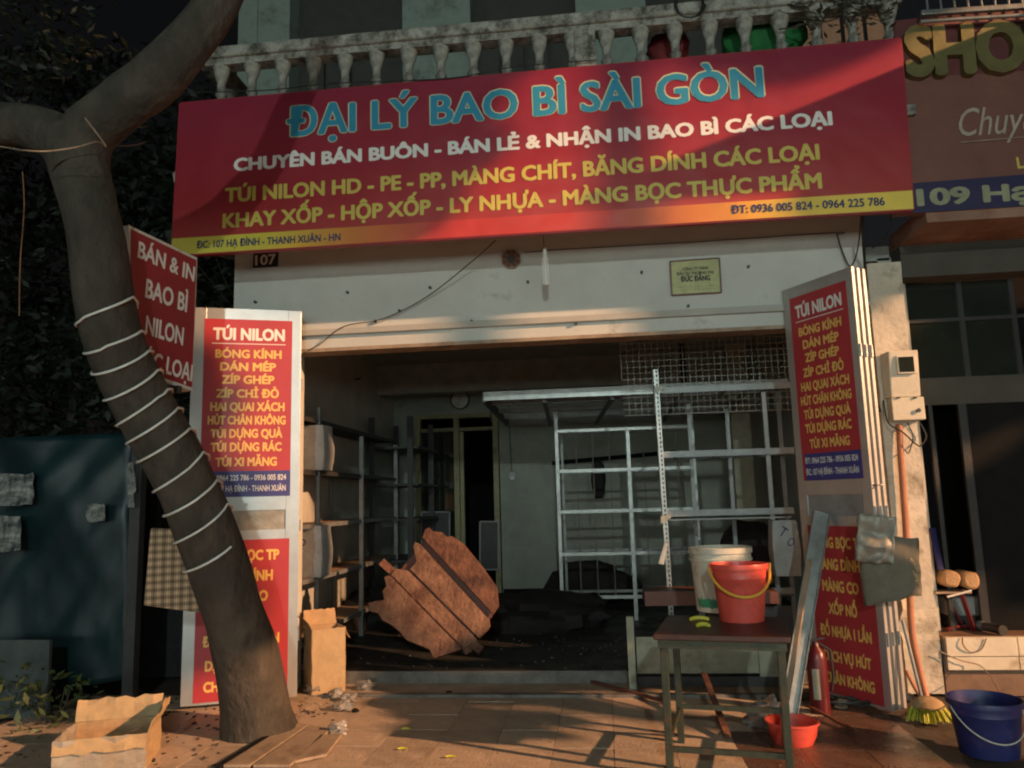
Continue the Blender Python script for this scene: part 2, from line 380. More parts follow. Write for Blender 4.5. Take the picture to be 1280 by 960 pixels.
# pillar
mb = MB(); n1, n2 = 12, 60
x0, x1 = XJR + .025, XPI
for j in range(n2 + 1):
    z = 3.3 * j / n2
    ero = max(0, 1 - abs(z - .55) / .45) * .03
    for (x, y) in ((x0, .2), (x0, -.02 + 0), (x0 + (x1 - x0) * .33, -.02), (x0 + (x1 - x0) * .66, -.02), (x1, -.02), (x1, .2)):
        mb.v.append(V((x + (noise.noise(V((x * 9, z * 9, 1))) * (.006 + ero)), y + noise.noise(V((x * 12, z * 7, 5))) * (.004 + ero), z)))
for j in range(n2):
    for k in range(6):
        k2 = (k + 1) % 6; mb.f.append((j * 6 + k, j * 6 + k2, (j + 1) * 6 + k2, (j + 1) * 6 + k))
mb.build('pillar', M['pillar'], house)
# floor, step, ceiling
MB().box(XW - .1, XRW + .1, .34, YB + .1, -.02, ZF).build('shop_floor', M['infloor'], house)
MB().box(XL + .02, x0, -.075, .34, -.02, .006).build('door_apron', M['tile2'], house)
MB().box(XLP + .3, x0, -.14, -.07, -.02, .022).build('door_sill', M['step'], house, bevel=.008)
MB().box(XW, XRW, .30, .339, .0, ZF + .004).build('floor_edge', M['step'], house, bevel=.01)
MB().box(XW - .1, XRW + .1, .2, YB + .1, 3.38, 3.5).build('ceiling', M['cell'], house)
zc = at(640, 452, YB).z
MB().box(XW, XRW, 4.0, 4.25, 2.98, 3.38).build('ceiling_beam', M['cell'], house)
# back wall with doorway
xa, xb, zt = at(524, 600, YB).x, at(621, 600, YB).x, at(570, 523, YB).z
w = MB(); w.box(XW, xa - .05, YB, YB + .15, ZF, 3.38); w.box(xb + .05, XRW, YB, YB + .15, ZF, 3.38); w.box(xa - .05, xb + .05, YB, YB + .15, zt + .05, 3.38)
w.build('back_wall', M['inwall'], house)
MB().box(XW, xa - .06, YB - .012, YB, ZF, ZF + .16).build('skirting', M['dark'], house)
MB().box(xb + .06, XRW, YB - .012, YB, ZF, ZF + .16).build('skirting', M['dark'], house)
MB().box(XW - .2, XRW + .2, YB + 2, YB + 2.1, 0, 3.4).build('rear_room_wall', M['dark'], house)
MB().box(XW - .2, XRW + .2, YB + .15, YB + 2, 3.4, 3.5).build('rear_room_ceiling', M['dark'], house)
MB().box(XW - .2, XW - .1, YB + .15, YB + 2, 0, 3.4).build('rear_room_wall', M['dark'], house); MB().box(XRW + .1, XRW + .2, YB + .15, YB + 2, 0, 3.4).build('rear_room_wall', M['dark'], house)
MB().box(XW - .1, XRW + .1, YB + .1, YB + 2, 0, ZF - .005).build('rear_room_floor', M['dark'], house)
M['dframe'] = mat('door_frame_paint', (.34, .31, .16), .5, var=.3, dirt=(.16, .14, .08), damt=.5)
df = MB(); xm = at(572, 600, YB).x
for xx in (xa, xm, xb): df.beam((xx, YB, ZF), (xx, YB, zt + .05), .075, .12)
dfo = df.build('door_frame', M['dframe'], house)
zt2 = at(570, 535, YB).z
MB().box(xa, xb, YB - .05, YB + .07, zt, zt + .06).build('door_head', M['dframe'], house)
MB().box(xa + .04, xm - .04, YB - .04, YB + .04, zt2 - .05, zt2).build('transom', M['dframe'], house)
MB().box(xm + .04, xb - .04, YB - .04, YB + .04, zt2 - .05, zt2).build('transom', M['dframe'], house)
d1 = MB().box(xa + .05, xm - .05, YB, YB + .03, ZF, zt2 - .06).build('door_panel', M['glassd'], house)
MB().box(xm + .045, xm + .10, YB - .03, YB + .03, ZF, zt2 - .06).build('door_stile', M['dframe'], house)
# wall pipes and column inside
MB().tube([at(516, 474, YB - .03), at(760, 470, YB - .03)], .012, 6).build('wall_pipe', M['inwall2'], house)
MB().tube([at(615, 440, YB - .03), at(614, 486, YB - .03)], .02, 6).build('wall_pipe', M['dark'], house)
c0, c1 = at(919, 600, 3.6).x, at(943, 600, 3.6).x
MB().box(c0, c1, 3.6, 3.9, ZF, 3.38).build('inner_column', mat('inner_column_paint', (.42, .41, .31), .8), house)
MB().box(at(851, 460, 3.4).x, at(857, 460, 3.4).x, 3.4, 3.45, at(853, 483, 3.4).z, 3.38).build('drop_pipe', M['dark'], house)
# small pegs and dark spots left on the wall
for px, py in ((435, 366), (320, 378), (538, 360), (660, 353), (802, 341), (935, 334), (860, 383), (500, 389), (590, 402), (720, 405), (470, 402)):
    p = at(px, py, 0); MB().tube([p + V((0, .0, 0)), p + V((0, -.03, 0))], .012, 7).build('peg', M['rackd'], house)
# soffit and slab of the balcony; its moulded left end
bx0 = at(222, 180, -.5).x; bx1 = at(1127, 200, -.5).x
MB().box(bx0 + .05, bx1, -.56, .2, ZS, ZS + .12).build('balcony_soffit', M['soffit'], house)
zrt = at(640, 29, -.5).z
mb = MB()
prof = [(.0, ZS - .03), (.03, ZS - .02), (.03, ZS + .04), (.0, ZS + .07), (.02, ZS + .15), (.07, ZS + .2), (.07, ZS + .3), (-.03, ZS + .27), (-.03, ZS + .34), (.09, ZS + .40), (.11, ZS + .48), (.02, ZS + .54)]
poly = [(bx0 + .12 - a, 0, b) for a, b in prof] + [(bx0 + .2, 0, ZS + .54), (bx0 + .2, 0, ZS - .03)]
mb.prism([(p[0], -.58, p[2]) for p in poly], (0, .78, 0)); mb.build('slab_end_moulding', M['stone'], house)
MB().box(bx0 + .2, bx1, -.5, .9, ZS + .12, ZS + .48).build('balcony_slab', M['stone'], house)
# balustrade
A = at(262, 66, -.5); B = at(860, 10, -.5); dB = (B - A) / (B.x - A.x); Bend = A + dB * (bx1 + .1 - A.x)
bal = MB().beam(A + V((-.1, 0, -.055)), Bend + V((0, 0, -.055)), .2, .10).build('balustrade', M['stone'], house, bevel=.02)
MB().beam(A + V((0, .0, -.13)), Bend + V((0, 0, -.13)), .13, .06).build('rail_moulding', M['stone'], bal)
MB().beam((A.x, -.5, ZS + .52), (Bend.x, -.5, ZS + .52), .2, .08).build('plinth', M['stone'], bal)
bp_ = [(.045, 0), (.055, .03), (.035, .06), (.03, .10), (.055, .16), (.075, .24), (.07, .33), (.045, .42), (.032, .50), (.05, .53), (.032, .56), (.036, .62), (.06, .68), (.075, .74)]
xs = []; q = at(471, 90, -.5).x; sp = (at(816, 60, -.5).x - q) / 8.35
bmesh0 = None
k = -5
while True:
    x = q + k * sp; k += 1
    if x < A.x: continue
    if x > Bend.x - .02: break
    zt_ = (A + dB * (x - A.x)).z - .15; zb = ZS + .55; hh = zt_ - zb
    if bmesh0 is None:
        o = MB().lathe((0, 0, 0), [(r_ * 1.0, z_ / .74) for r_, z_ in bp_], 14).build('baluster', M['stone'], bal, smooth=True); bmesh0 = o.data
        wm[o.name] = Matrix()
    else:
        o = bpy.data.objects.new('baluster', bmesh0); C.objects.link(o); o.parent = bal
    o.location = (x, -.5, zb); o.scale = (random.uniform(.94, 1.06), 1, hh)
pc = (A + dB * (at(730, 30, -.5).x - A.x))
MB().box(pc.x - .085, pc.x + .085, -.585, -.415, ZS + .55, pc.z - .145).build('baluster_post', M['stone'], bal, bevel=.01)
# left return of the balustrade running back to the wall
MB().beam(A + V((-.02, .08, -.055)), A + V((-.02, 1.25, -.055)), .18, .10).build('side_rail', M['stone'], bal)
for yy in (-.1, .2, .5):
    o = bpy.data.objects.new('baluster', bmesh0); C.objects.link(o); o.parent = bal; o.location = (A.x - .02, yy, ZS + .55); o.scale = (1, 1, A.z - .15 - ZS - .55)
# upstairs wall: pale pilasters with dark panels painted in for unlit openings
YU = .9
MB().box(XL, XPI, YU + .25, YU + .35, ZS + .6, 8.5).build('upper_wall', M['upwall'], house)
for a, b in ((298, 362), (503, 588), (720, 808)):
    MB().box(at(a, 30, YU).x, at(b, 30, YU).x, YU, YU + .25, ZS + .6, 8.5).build('pilaster', M['upper'], house)
a0 = at(300, 30, YU).x
MB().box(a0 + .16, a0 + .2, YU - .02, YU, ZS + .6, 8.5).build('pilaster_fillet', M['upper'], house)
for a, b in ((366, 500), (592, 716), (812, 1000), (1004, 1120)):
    p = at(a, 30, YU).x; q2 = at(b, 30, YU).x
    for kx in range(4):
        xx = p + (q2 - p) * kx / 4
        MB().box(xx + .02, xx + (q2 - p) / 4 - .02, YU + .2, YU + .25, ZS + .6, 6.3).build('recess_panel', M['upwall'], house)
# the frame of the balcony door seen between the balusters
for a in (752, 792):
    MB().box(at(a - 3, 60, YU - .1).x, at(a + 3, 60, YU - .1).x, YU - .12, YU - .06, ZS + .6, ZS + 1.2).build('door_post', M['upper'], house)

# ================================================================== MAIN SIGN
P0 = V((0, SGY, 0)); N0 = V((0, -1, 0))
c_ = [at(214, 319, SGY), at(1142, 261, SGY), at(1126, 48, SGY), at(225, 129, SGY)]
sign = thing('shop_sign', 'long red shop sign with a teal title and yellow lines under the stone balustrade', 'sign', ((c_[0].x + c_[1].x) / 2, SGY, c_[0].z))
hw = (c_[1].x - c_[0].x) / 2
print('sign corners', c_)
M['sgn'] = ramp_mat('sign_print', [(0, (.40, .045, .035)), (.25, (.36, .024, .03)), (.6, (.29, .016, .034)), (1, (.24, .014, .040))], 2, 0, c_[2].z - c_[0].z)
M['sgn2'] = ramp_mat('sign_footer_print', [(0, (.66, .60, .08)), (.13, (.66, .55, .06)), (.26, (.60, .20, .04)), (.38, (.52, .04, .035)), (.62, (.55, .05, .035)), (.76, (.66, .24, .04)), (.88, (.78, .55, .08)), (1, (.80, .60, .10))], 0, -hw, hw)
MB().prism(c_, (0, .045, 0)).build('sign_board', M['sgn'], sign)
f = .105
fb = [c_[0], c_[1], c_[1].lerp(c_[2], f), c_[0].lerp(c_[3], f)]
MB().prism([p + V((0, -.002, 0)) for p in fb], (0, .0015, 0)).build('footer_strip', M['sgn2'], sign)
mb = MB()
for a, b in ((0, 1), (1, 2), (2, 3), (3, 0)): mb.beam(c_[a] + V((0, .03, 0)), c_[b] + V((0, .03, 0)), .02, .05, V((0, 1, 0)))
mb.build('edge_frame', M['redd'], sign)
for px in (300, 500, 700, 900, 1080):
    p = at(px, 250, SGY + .06); MB().box(p.x - .015, p.x + .015, SGY + .05, -.5, ZS + .03, ZS + .06).build('bracket', M['rackd'], sign)
def T(s, l, r, cap, m, **k): return text_px(s, l, r, cap, P0, N0, m, sign, **k)
T('ĐẠI LÝ BAO BÌ SÀI GÒN', (357, 172.5), (957, 121), 37, M['outl'], bold=.055, off=.0025)
T('ĐẠI LÝ BAO BÌ SÀI GÒN', (358.5, 171.5), (955.5, 121.5), 35.5, M['teal'], bold=.032, off=.0045)
T('CHUYÊN BÁN BUÔN - BÁN LẺ & NHẬN IN BAO BÌ CÁC LOẠI', (292, 214.5), (1041, 156.5), 16, M['wht'], bold=.05)
T('TÚI NILON HD - PE - PP, MÀNG CHÍT, BĂNG DÍNH CÁC LOẠI', (281, 253.5), (1025, 199.5), 18, M['yel2'], bold=.042)
T('KHAY XỐP - HỘP XỐP - LY NHỰA - MÀNG BỌC THỰC PHẨM', (278, 285.5), (1028, 235.5), 18, M['yel2'], bold=.042)
T('ĐC: 107 HẠ ĐÌNH - THANH XUÂN - HN', (246, 311), (426, 301), 9, M['inkb'], bold=.03, off=.006)
T('ĐT: 0936 005 824 - 0964 225 786', (914, 267.5), (1106, 257), 10, M['inkb'], bold=.03, off=.006)

# ================================================================== DOOR LEAVES
class Plane:
    def __init__(s, A, B):
        s.A = V((A.x, A.y, 0)); s.ex = V((B.x - A.x, B.y - A.y, 0)); s.w = s.ex.length; s.ex.normalize(); s.n = s.ex.cross(Z)
    def P(s, u, v, w=0): return s.A + s.ex * u + Z * v + s.n * w
    def uv(s, px, py):
        h = hit(px, py, s.A, s.n); return (h - s.A).dot(s.ex), h.z
LA = atz(225, 884, .03); LB = atz(371, 871, .03)
PL = Plane(LA, LB)
HL = (PL.uv(247, 384)[1] + PL.uv(378, 389)[1]) / 2
print('left leaf', LA, LB, PL.w, PL.uv(247, 384), PL.uv(378, 389))
def bar(mb, pl, u0, u1, v0, v1, w0, w1):
    mb.obox(pl.P(u0, v0, w0), pl.ex * (u1 - u0), pl.n * (w1 - w0), Z * (v1 - v0)); return mb
LINES1 = [('TÚI NILON', 266, 356, 425.7, 15, 'wht', .05), ('BÓNG KÍNH', 269, 352, 448, 10.5, 'yel', .045), ('DÁN MÉP', 275, 345, 464, 10.5, 'yel', .045), ('ZÍP GHÉP', 277, 343, 480, 10.5, 'yel', .045),
          ('ZÍP CHỈ ĐỎ', 270, 348.5, 497.3, 10.5, 'yel', .045), ('HAI QUAI XÁCH', 262.7, 355.7, 514, 11, 'yel', .045), ('HÚT CHÂN KHÔNG', 259.5, 357, 530.7, 11, 'yel', .045),
          ('TÚI DỰNG QUÀ', 263, 353, 547.3, 11, 'yel', .045), ('TÚI DỰNG RÁC', 263, 352, 564.2, 11, 'yel', .045), ('TÚI XI MĂNG', 269, 346, 582.7, 11, 'yel', .045),
          ('ĐT: 0964 225 786 - 0936 005 824', 257, 357.5, 600.5, 7, 'wht', .02), ('ĐC: 107 HẠ ĐÌNH - THANH XUÂN', 257, 357, 614.3, 7.5, 'wht', .02)]
LINES2 = [('MÀNG BỌC TP', 254, 349, 701, 13), ('MÀNG DÍNH', 259, 341, 727, 13.5), ('MÀNG CO', 266, 335, 752.5, 13.5), ('XỐP NỔ', 274, 328, 779, 13), ('ĐỒ NHỰA 1 LẦN', 253, 349, 806, 13), ('DỊCH VỤ HÚT', 256, 344, 836, 13), ('CHÂN KHÔNG', 254, 346, 862, 13)]
W0 = PL.w
def leaf(pl, label, posters, rev=False):
    s = pl.w / W0
    t = thing('door_leaf', label, 'door', pl.P(0, .03), 0, 'folding door leaves')
    tk = .028; st = .105 * s; H = HL
    for u in (0, pl.w - st): bar(MB(), pl, u, u + st, .03, H, -tk, 0).build('stile', M['alu'], t, bevel=.003)
    for v0, v1 in ((.03, .14), (H - .10, H)): bar(MB(), pl, st, pl.w - st, v0, v1, -tk, -.001).build('rail', M['alu'], t)
    vA = PL.uv(310, 619)[1]; vB = PL.uv(310, 638)[1]; vC = PL.uv(310, 663)[1]; vD = PL.uv(310, 676)[1]
    bar(MB(), pl, st, pl.w - st, vB, vA, -tk, -.001).build('rail', M['alu'], t); bar(MB(), pl, st, pl.w - st, vD, vC, -tk, -.001).build('rail', M['alu'], t)
    bar(MB(), pl, st, pl.w - st, .14, vD, -tk + .006, -.012).build('panel', M['alud'], t)
    bar(MB(), pl, st, pl.w - st, vA, H - .10, -tk + .006, -.012).build('panel', M['alud'], t)
    # crumpled foil covering the middle light
    mb = MB(); nn = 16
    for i in range(nn + 1):
        for j in range(7):
            u = st + (pl.w - 2 * st) * i / nn; v = vC + (vB - vC) * j / 6
            mb.v.append(pl.P(u, v, -.010 + .008 * noise.noise(V((u * 14, v * 20, s)))))
    for i in range(nn):
        for j in range(6): mb.f.append((i * 7 + j, (i + 1) * 7 + j, (i + 1) * 7 + j + 1, i * 7 + j + 1))
    mb.build('middle_panel', M['foil'] if posters == 'foil' else M['alud'], t, smooth=True)
    for v in (.45, 1.3, 2.45):
        MB().tube([pl.P(pl.w + .004, v, -tk / 2), pl.P(pl.w + .004, v + .09, -tk / 2)], .009, 8).build('hinge', M['steel'], t)
    if not posters: return t
    def rect(name, c, m, z, par):
        (ua, va), (ub, vb) = PL.uv(c[0], c[1]), PL.uv(c[2], c[3])
        return bar(MB(), pl, ua * s, ub * s, vb, va, z, z + .003).build(name, m, par)
    p1 = rect('poster', (256, 398, 362.5, 619.5), M['red'], .001, t)
    rect('poster_footer', (256, 589.5, 362.5, 619.5), M['blue'], .0042, p1)
    p2 = rect('poster', (247, 677, 359, 869), M['red'], .001, t)
    def ln(tx, a, b, y, cap, m, bold, par, off):
        (ua, va), (ub, vb) = PL.uv(a, y), PL.uv(b, y); vt = PL.uv(a, y - cap)[1]; vm = (va + vb) / 2
        put_text(tx, pl.P(ua * s, vm), pl.ex, Z, pl.n, (ub - ua) * s, vt - va, M[m], par, bold=bold, off=off)
    for k, (tx, a, b, y, cap, m, bo) in enumerate(LINES1): ln(tx, a, b, y, cap, m, bo, p1, .009 if k > 9 else .006)
    (ua, va), (ub, vb) = PL.uv(265, 429.5), PL.uv(357, 429.5)
    bar(MB(), pl, ua * s, ub * s, va, va + .006, .0045, .006).build('underline', M['wht'], p1)
    for tx, a, b, y, cap in LINES2: ln(tx, a, b, y, cap, 'yel', .05, p2, .006)
    return t
leaf(PL, 'left aluminium door leaf with red TÚI NILON poster standing behind the leaning tree', 'foil')
PL2 = Plane(PL.P(.04, 0, -.07), PL.P(PL.w, 0, -.05)); leaf(PL2, 'plain aluminium door leaf folded behind the one beside the tree', None)
RB = atz(1116, 890, .03); _t = atz(1020, 853, .03); RA = hit(1003, 655, RB, (_t - RB).cross(Z)); RA = V((at(1001, 655, -.03).x, -.03, .03))
PR = Plane(RA, RB)
print('right leaf', RA, RB, PR.w, 'heights', PR.uv(975, 373), PR.uv(1063, 337), PR.uv(1116, 890), HL)
leaf(PR, 'right door leaf with red TÚI NILON poster, facing into the doorway', 'plain')
for k, lb in ((1, 'middle door leaf of the right stack, seen edge on between two others'), (2, 'outermost door leaf of the right stack, seen edge on next to the pillar')):
    leaf(Plane(PR.P(0, 0, -.065 * k), PR.P(PR.w - .01 * k, 0, -.065 * k)), lb, None)
p = PR.P(PR.w, PR.uv(1105, 606)[1], 0)
single(MB().tube([p + PR.ex * .01 + V((0, 0, 0)), p + PR.ex * .05, p + PR.ex * .05 + PR.n * -.04, p + PR.ex * .01 + PR.n * -.04], .006, 6), 'padlock', M['steel'], 'small steel padlock shackle hooked on the edge of the right door stack', 'padlock')

# ================================================================== SIDE SIGN (hangs by the tree)
TLp = at(163, 283, -1.95)
# right side further back
TRp = at(247, 322, -1.38)
SA = V((TLp.x, TLp.y, 0)); SB = V((TRp.x, TRp.y, 0)); PS = Plane(SA, SB)
zt1 = TLp.z; zt2_ = TRp.z; zb1 = hit(241, 488, PS.A, PS.n).z
print('side sign z', zt1, zt2_, zb1, hit(200, 475, PS.A, PS.n), PS.w)
ss = thing('side_sign', 'dark red projecting signboard BÁN & IN BAO BÌ NILON beside the tree', 'sign', PS.P(PS.w / 2, zb1))
def pq(px, py): return hit(px, py, PS.A, PS.n)
quad = [pq(159, 462), pq(241, 489), pq(247, 322), pq(161, 281)]
MB().prism(quad, -PS.n * .09).build('sign_case', M['white'], ss, bevel=.004)
ctr = sum(quad, V()) / 4
inner = [p + (ctr - p).normalized() * .028 + PS.n * .002 for p in quad]
MB().prism(inner, PS.n * .003).build('sign_face', M['redd'], ss)
for tx, l, r_, cap in (('BÁN & IN', (171, 321.5), (242, 352.5), 21), ('BAO BÌ', (180.5, 371.4), (233, 390.5), 24), ('NILON', (180.5, 417.5), (228, 432), 24), ('CÁC LOẠI', (167, 455), (239, 477), 23)):
    text_px(tx, l, r_, cap, PS.A + PS.n * .005, PS.n, M['wht'], ss, bold=.03)
a = quad[3].lerp(quad[0], .42) - PS.n * .045; MB().beam(a, a + V((-.12, .06, 0)), .03, .03).build('bracket', M['rackd'], ss)
a = quad[0].lerp(quad[1], .6) - PS.n * .045; MB().beam(a + V((-.1, 0, -.03)), a + V((.12, .0, -.045)), .05, .05).build('bracket', M['rackd'], ss)

# ================================================================== TREE with wrapped strip lights
TP = [(326, 935, 54, -1.06), (322, 905, 46, -1.08), (318, 870, 41, -1.12), (302, 800, 38, -1.25), (270, 700, 36.5, -1.46), (231, 600, 36, -1.68), (176, 500, 36, -1.92), (138, 410, 34.5, -2.16), (120, 300, 33, -2.30), (97, 200, 34, -2.32), (88, 175, 38, -2.32)]
def tpt(px, py, Y, hwpx):
    c = at(px, py, Y); d = (c - CAMP).dot(CF); return c, hwpx * d / FPX
path = [tpt(a, b, y, h) for a, b, h, y in TP]
def smooth_path(pr, n=6):
    out = []
    for i in range(len(pr) - 1):
        p0 = pr[max(i - 1, 0)]; p1 = pr[i]; p2 = pr[i + 1]; p3 = pr[min(i + 2, len(pr) - 1)]
        for k in range(n):
            t = k / n; f_ = lambda a, b, c, d: .5 * ((2 * b) + (-a + c) * t + (2 * a - 5 * b + 4 * c - d) * t * t + (-a + 3 * b - 3 * c + d) * t ** 3)
            out.append((V([f_(p0[0][i_], p1[0][i_], p2[0][i_], p3[0][i_]) for i_ in range(3)]), f_(p0[1], p1[1], p2[1], p3[1])))
    out.append(pr[-1]); return out
sp_ = smooth_path(path)
tree = thing('street_tree', 'leaning street tree with a bare forked trunk wound with white strip lights', 'tree', (sp_[0][0].x, sp_[0][0].y, 0))
mb = MB(); pp = [V((sp_[0][0].x, sp_[0][0].y, -.06))] + [p for p, r_ in sp_]; rr = [sp_[0][1] * 1.12] + [r_ for p, r_ in sp_]
mb.tube(pp, rr, 28, jit=.10); mb.build('trunk', M['bark'], tree, smooth=True)
def limb(pts, name='branch', Y=None):
    pr = smooth_path([tpt(a, b, y, h) for a, b, h, y in pts], 5)
    return MB().tube([p for p, r_ in pr], [r_ for p, r_ in pr], 20, jit=.14).build(name, M['bark'], tree, smooth=True)
limb([(97, 215, 34, -2.32), (108, 170, 33, -2.32), (150, 133, 32, -2.34), (190, 103, 31, -2.38), (232, 58, 29, -2.40), (268, 10, 27, -2.40), (296, -50, 26, -2.40), (330, -120, 22, -2.40), (380, -240, 15, -2.40)])
limb([(100, 215, 34, -2.33), (78, 178, 31, -2.34), (35, 158, 26, -2.38), (-10, 152, 25, -2.40), (-70, 130, 24, -2.40), (-180, 60, 18, -2.40), (-300, -60, 12, -2.40)])
def crown_leaves(mb, c, rad, n, size, cl=9):
    for i in range(n):
        while True:
            d = V((random.uniform(-1, 1), random.uniform(-1, 1), random.uniform(-1, 1)))
            if d.length < 1: break
        p = V(c) + V((d.x * rad[0], d.y * rad[1], d.z * rad[2]))
        if noise.noise(p * 1.1) < -.12: continue
        for k in range(cl):
            q_ = p + V((random.gauss(0, .12), random.gauss(0, .12), random.gauss(0, .09)))
            a = V((random.uniform(-1, 1), random.uniform(-1, 1), random.uniform(-.6, .6))).normalized(); b = a.cross(V((random.uniform(-1, 1), random.uniform(-1, 1), random.uniform(-1, 1)))).normalized()
            s_ = size * random.uniform(.6, 1.3)
            mb.add([q_ - a * s_, q_ + b * s_ * .38, q_ + a * s_, q_ - b * s_ * .38], [(0, 1, 2, 3)])
    return mb
crown_leaves(MB(), (-5.4, -1.6, 6.3), (2.1, 1.2, 2.1), 1100, .05).build('crown', M['leaf'], tree)
# strip light helix
arcs = [((103, 413), (158, 370)), ((113, 445), (170, 410)), ((122, 470), (177, 434)), ((137, 504), (189, 458)), ((156, 536), (203, 483)), ((168, 556), (217, 507)), ((177, 580), (230, 535)), ((198, 616), (246, 564)), ((210, 647), (260, 600)), ((225, 680), (275, 629)), ((260, 706), (292, 668))]
def proj(p):
    d = p - CAMP; z_ = d.dot(CF); return 640 + FPX * d.dot(CR) / z_, 480 - FPX * d.dot(CU) / z_
cl = [(p, r_, proj(p)) for p, r_ in sp_]
def on_axis(px, py):
    """parameter along the trunk whose cross-section passes through this pixel"""
    best = None
    for i in range(len(cl) - 1):
        a, b = V(cl[i][2]), V(cl[i + 1][2]); ab = b - a; t = (V((px, py)) - a).dot(ab) / ab.length_squared
        if -.05 <= t <= 1.05:
            dd = (V((px, py)) - a - ab * t).length
            if best is None or dd < best[0]: best = (dd, i + min(max(t, 0), 1))
    return best[1]
def surf(s_, ang, lift=.006):
    i = min(int(s_), len(sp_) - 2); t = s_ - i; c = sp_[i][0].lerp(sp_[i + 1][0], t); r_ = sp_[i][1] * (1 - t) + sp_[i + 1][1] * t
    ax = (sp_[min(i + 2, len(sp_) - 1)][0] - sp_[max(i - 1, 0)][0]).normalized()
    side = CR - ax * CR.dot(ax); side.normalize(); fr = ax.cross(side); fr = fr if fr.dot(CF) < 0 else -fr
    jit = 0
    return c + (side * math.cos(ang) + fr * math.sin(ang)) * (r_ * 1.035 + lift)
hp = []
sA = [(on_axis(*a), on_axis(*b)) for a, b in arcs]
for k, (s0, s1) in enumerate(sA):
    for j in range(13):
        t = j / 12; hp.append(surf(s0 + (s1 - s0) * t, math.pi * (1 - t)))
    if k + 1 < len(sA):
        s2 = sA[k + 1][0]
        for j in range(1, 8): t = j / 8; hp.append(surf(s1 + (s2 - s1) * t, -math.pi * t))
hp = hp[:-2]
mb = MB().tube(hp, .0075, 6); single(mb, 'strip_light', M['led'], 'thin white unlit strip light wound in slanting turns round the leaning trunk', 'strip light', smooth=True)
rp = [at(0, 183, -2.50), at(30, 188, -2.70), at(60, 189, -2.72), at(95, 184, -2.70), at(122, 177, -2.60), at(132, 184, -2.50), at(128, 176, -2.50), at(106, 147, -2.60)]
rp = [at(-200, 150, -2.40)] + rp
single(MB().tube([p for p, _ in smooth_path([(p, 1) for p in rp], 5)], .004, 6), 'rope', M['board'], 'thin pale cord slung across the fork of the leaning tree', 'rope', smooth=True)
# ================================================================== THINGS ON THE FACADE
p = at(332, 324, 0)
hn = thing('house_number_plate', 'small black number plate 107 at the top left corner of the white wall', 'number plate', p)
a = [at(316, 335, -.006), at(347, 333, -.006), at(348, 314, -.006), at(317, 316, -.006)]
MB().prism(a, (0, .006, 0)).build('plate', M['blk'], hn)
text_px('107', (319, 332), (345, 330), 12.5, V((0, -.007, 0)), N0, M['wht'], hn, bold=.03)
p = at(639, 324, -.02)
bg_ = thing('octagonal_charm', 'brown octagonal charm plaque fixed on the white wall left of the hanging bulb', 'ornament', p)
rr_ = (at(651, 324, -.02) - p).length
MB().prism([p + V((rr_ * math.cos(R(22.5 + 45 * k)), 0, rr_ * math.sin(R(22.5 + 45 * k)))) for k in range(8)], (0, .02, 0)).build('plaque', M['brn'], bg_, bevel=.003)
mb = MB()
for k in range(8):
    a1, a2 = R(22.5 + 45 * k), R(67.5 + 45 * k)
    mb.beam(p + V((rr_ * math.cos(a1), -.004, rr_ * math.sin(a1))), p + V((rr_ * math.cos(a2), -.004, rr_ * math.sin(a2))), .008, .01)
mb.build('rim', mat('charm_rim', (.28, .2, .14), .7), bg_)
MB().prism([p + V((rr_ * .38 * math.cos(R(30 * k)), -.003, rr_ * .38 * math.sin(R(30 * k)))) for k in range(12)], (0, .003, 0)).build('mirror', M['rackd'], bg_)
mb = MB()
for k in range(8):
    a1 = R(45 * k)
    for q_ in (.55, .68, .81): 
        c0_ = p + V((rr_ * q_ * math.cos(a1), -.003, rr_ * q_ * math.sin(a1))); t_ = V((-math.sin(a1), 0, math.cos(a1))) * .012
        mb.beam(c0_ - t_, c0_ + t_, .004, .004)
mb.build('trigram_bars', mat('charm_marks', (.3, .2, .1), .7), bg_)
# hanging bulb
Yb = -.34
p = at(680, 318, Yb); top = at(679, 293, Yb)
bl = thing('hanging_bulb', 'unlit white compact fluorescent bulb hanging on a wire below the red sign', 'light bulb', at(681, 356, Yb))
MB().tube([V((top.x, Yb, ZS)), at(680, 312, Yb)], .003, 6).build('cord', M['cable'], bl)
c0_ = at(681, 312, Yb); sc = (at(681, 356, Yb) - c0_).length
MB().lathe(c0_, [(.0, 0), (.012, 0), (.018, -sc * .12), (.016, -sc * .22), (.024, -sc * .24), (.03, -sc * .34), (.03, -sc * .38), (0, -sc * .38)], 14).build('socket', M['white'], bl, smooth=True)
for dx, dy in ((-.016, 0), (.016, 0), (0, .016), (0, -.016)):
    o_ = c0_ + V((dx, dy, -sc * .38)); MB().tube([o_, o_ + V((0, 0, -sc * .57)), o_ + V((-dx * .5, -dy * .5, -sc * .62))], .0115, 8).build('tube', M['tube'], bl, smooth=True)
MB().lathe(c0_ + V((0, 0, .02)), [(.014, 0), (.017, -.012), (.012, -.022)], 10).build('hook', M['steel'], bl)
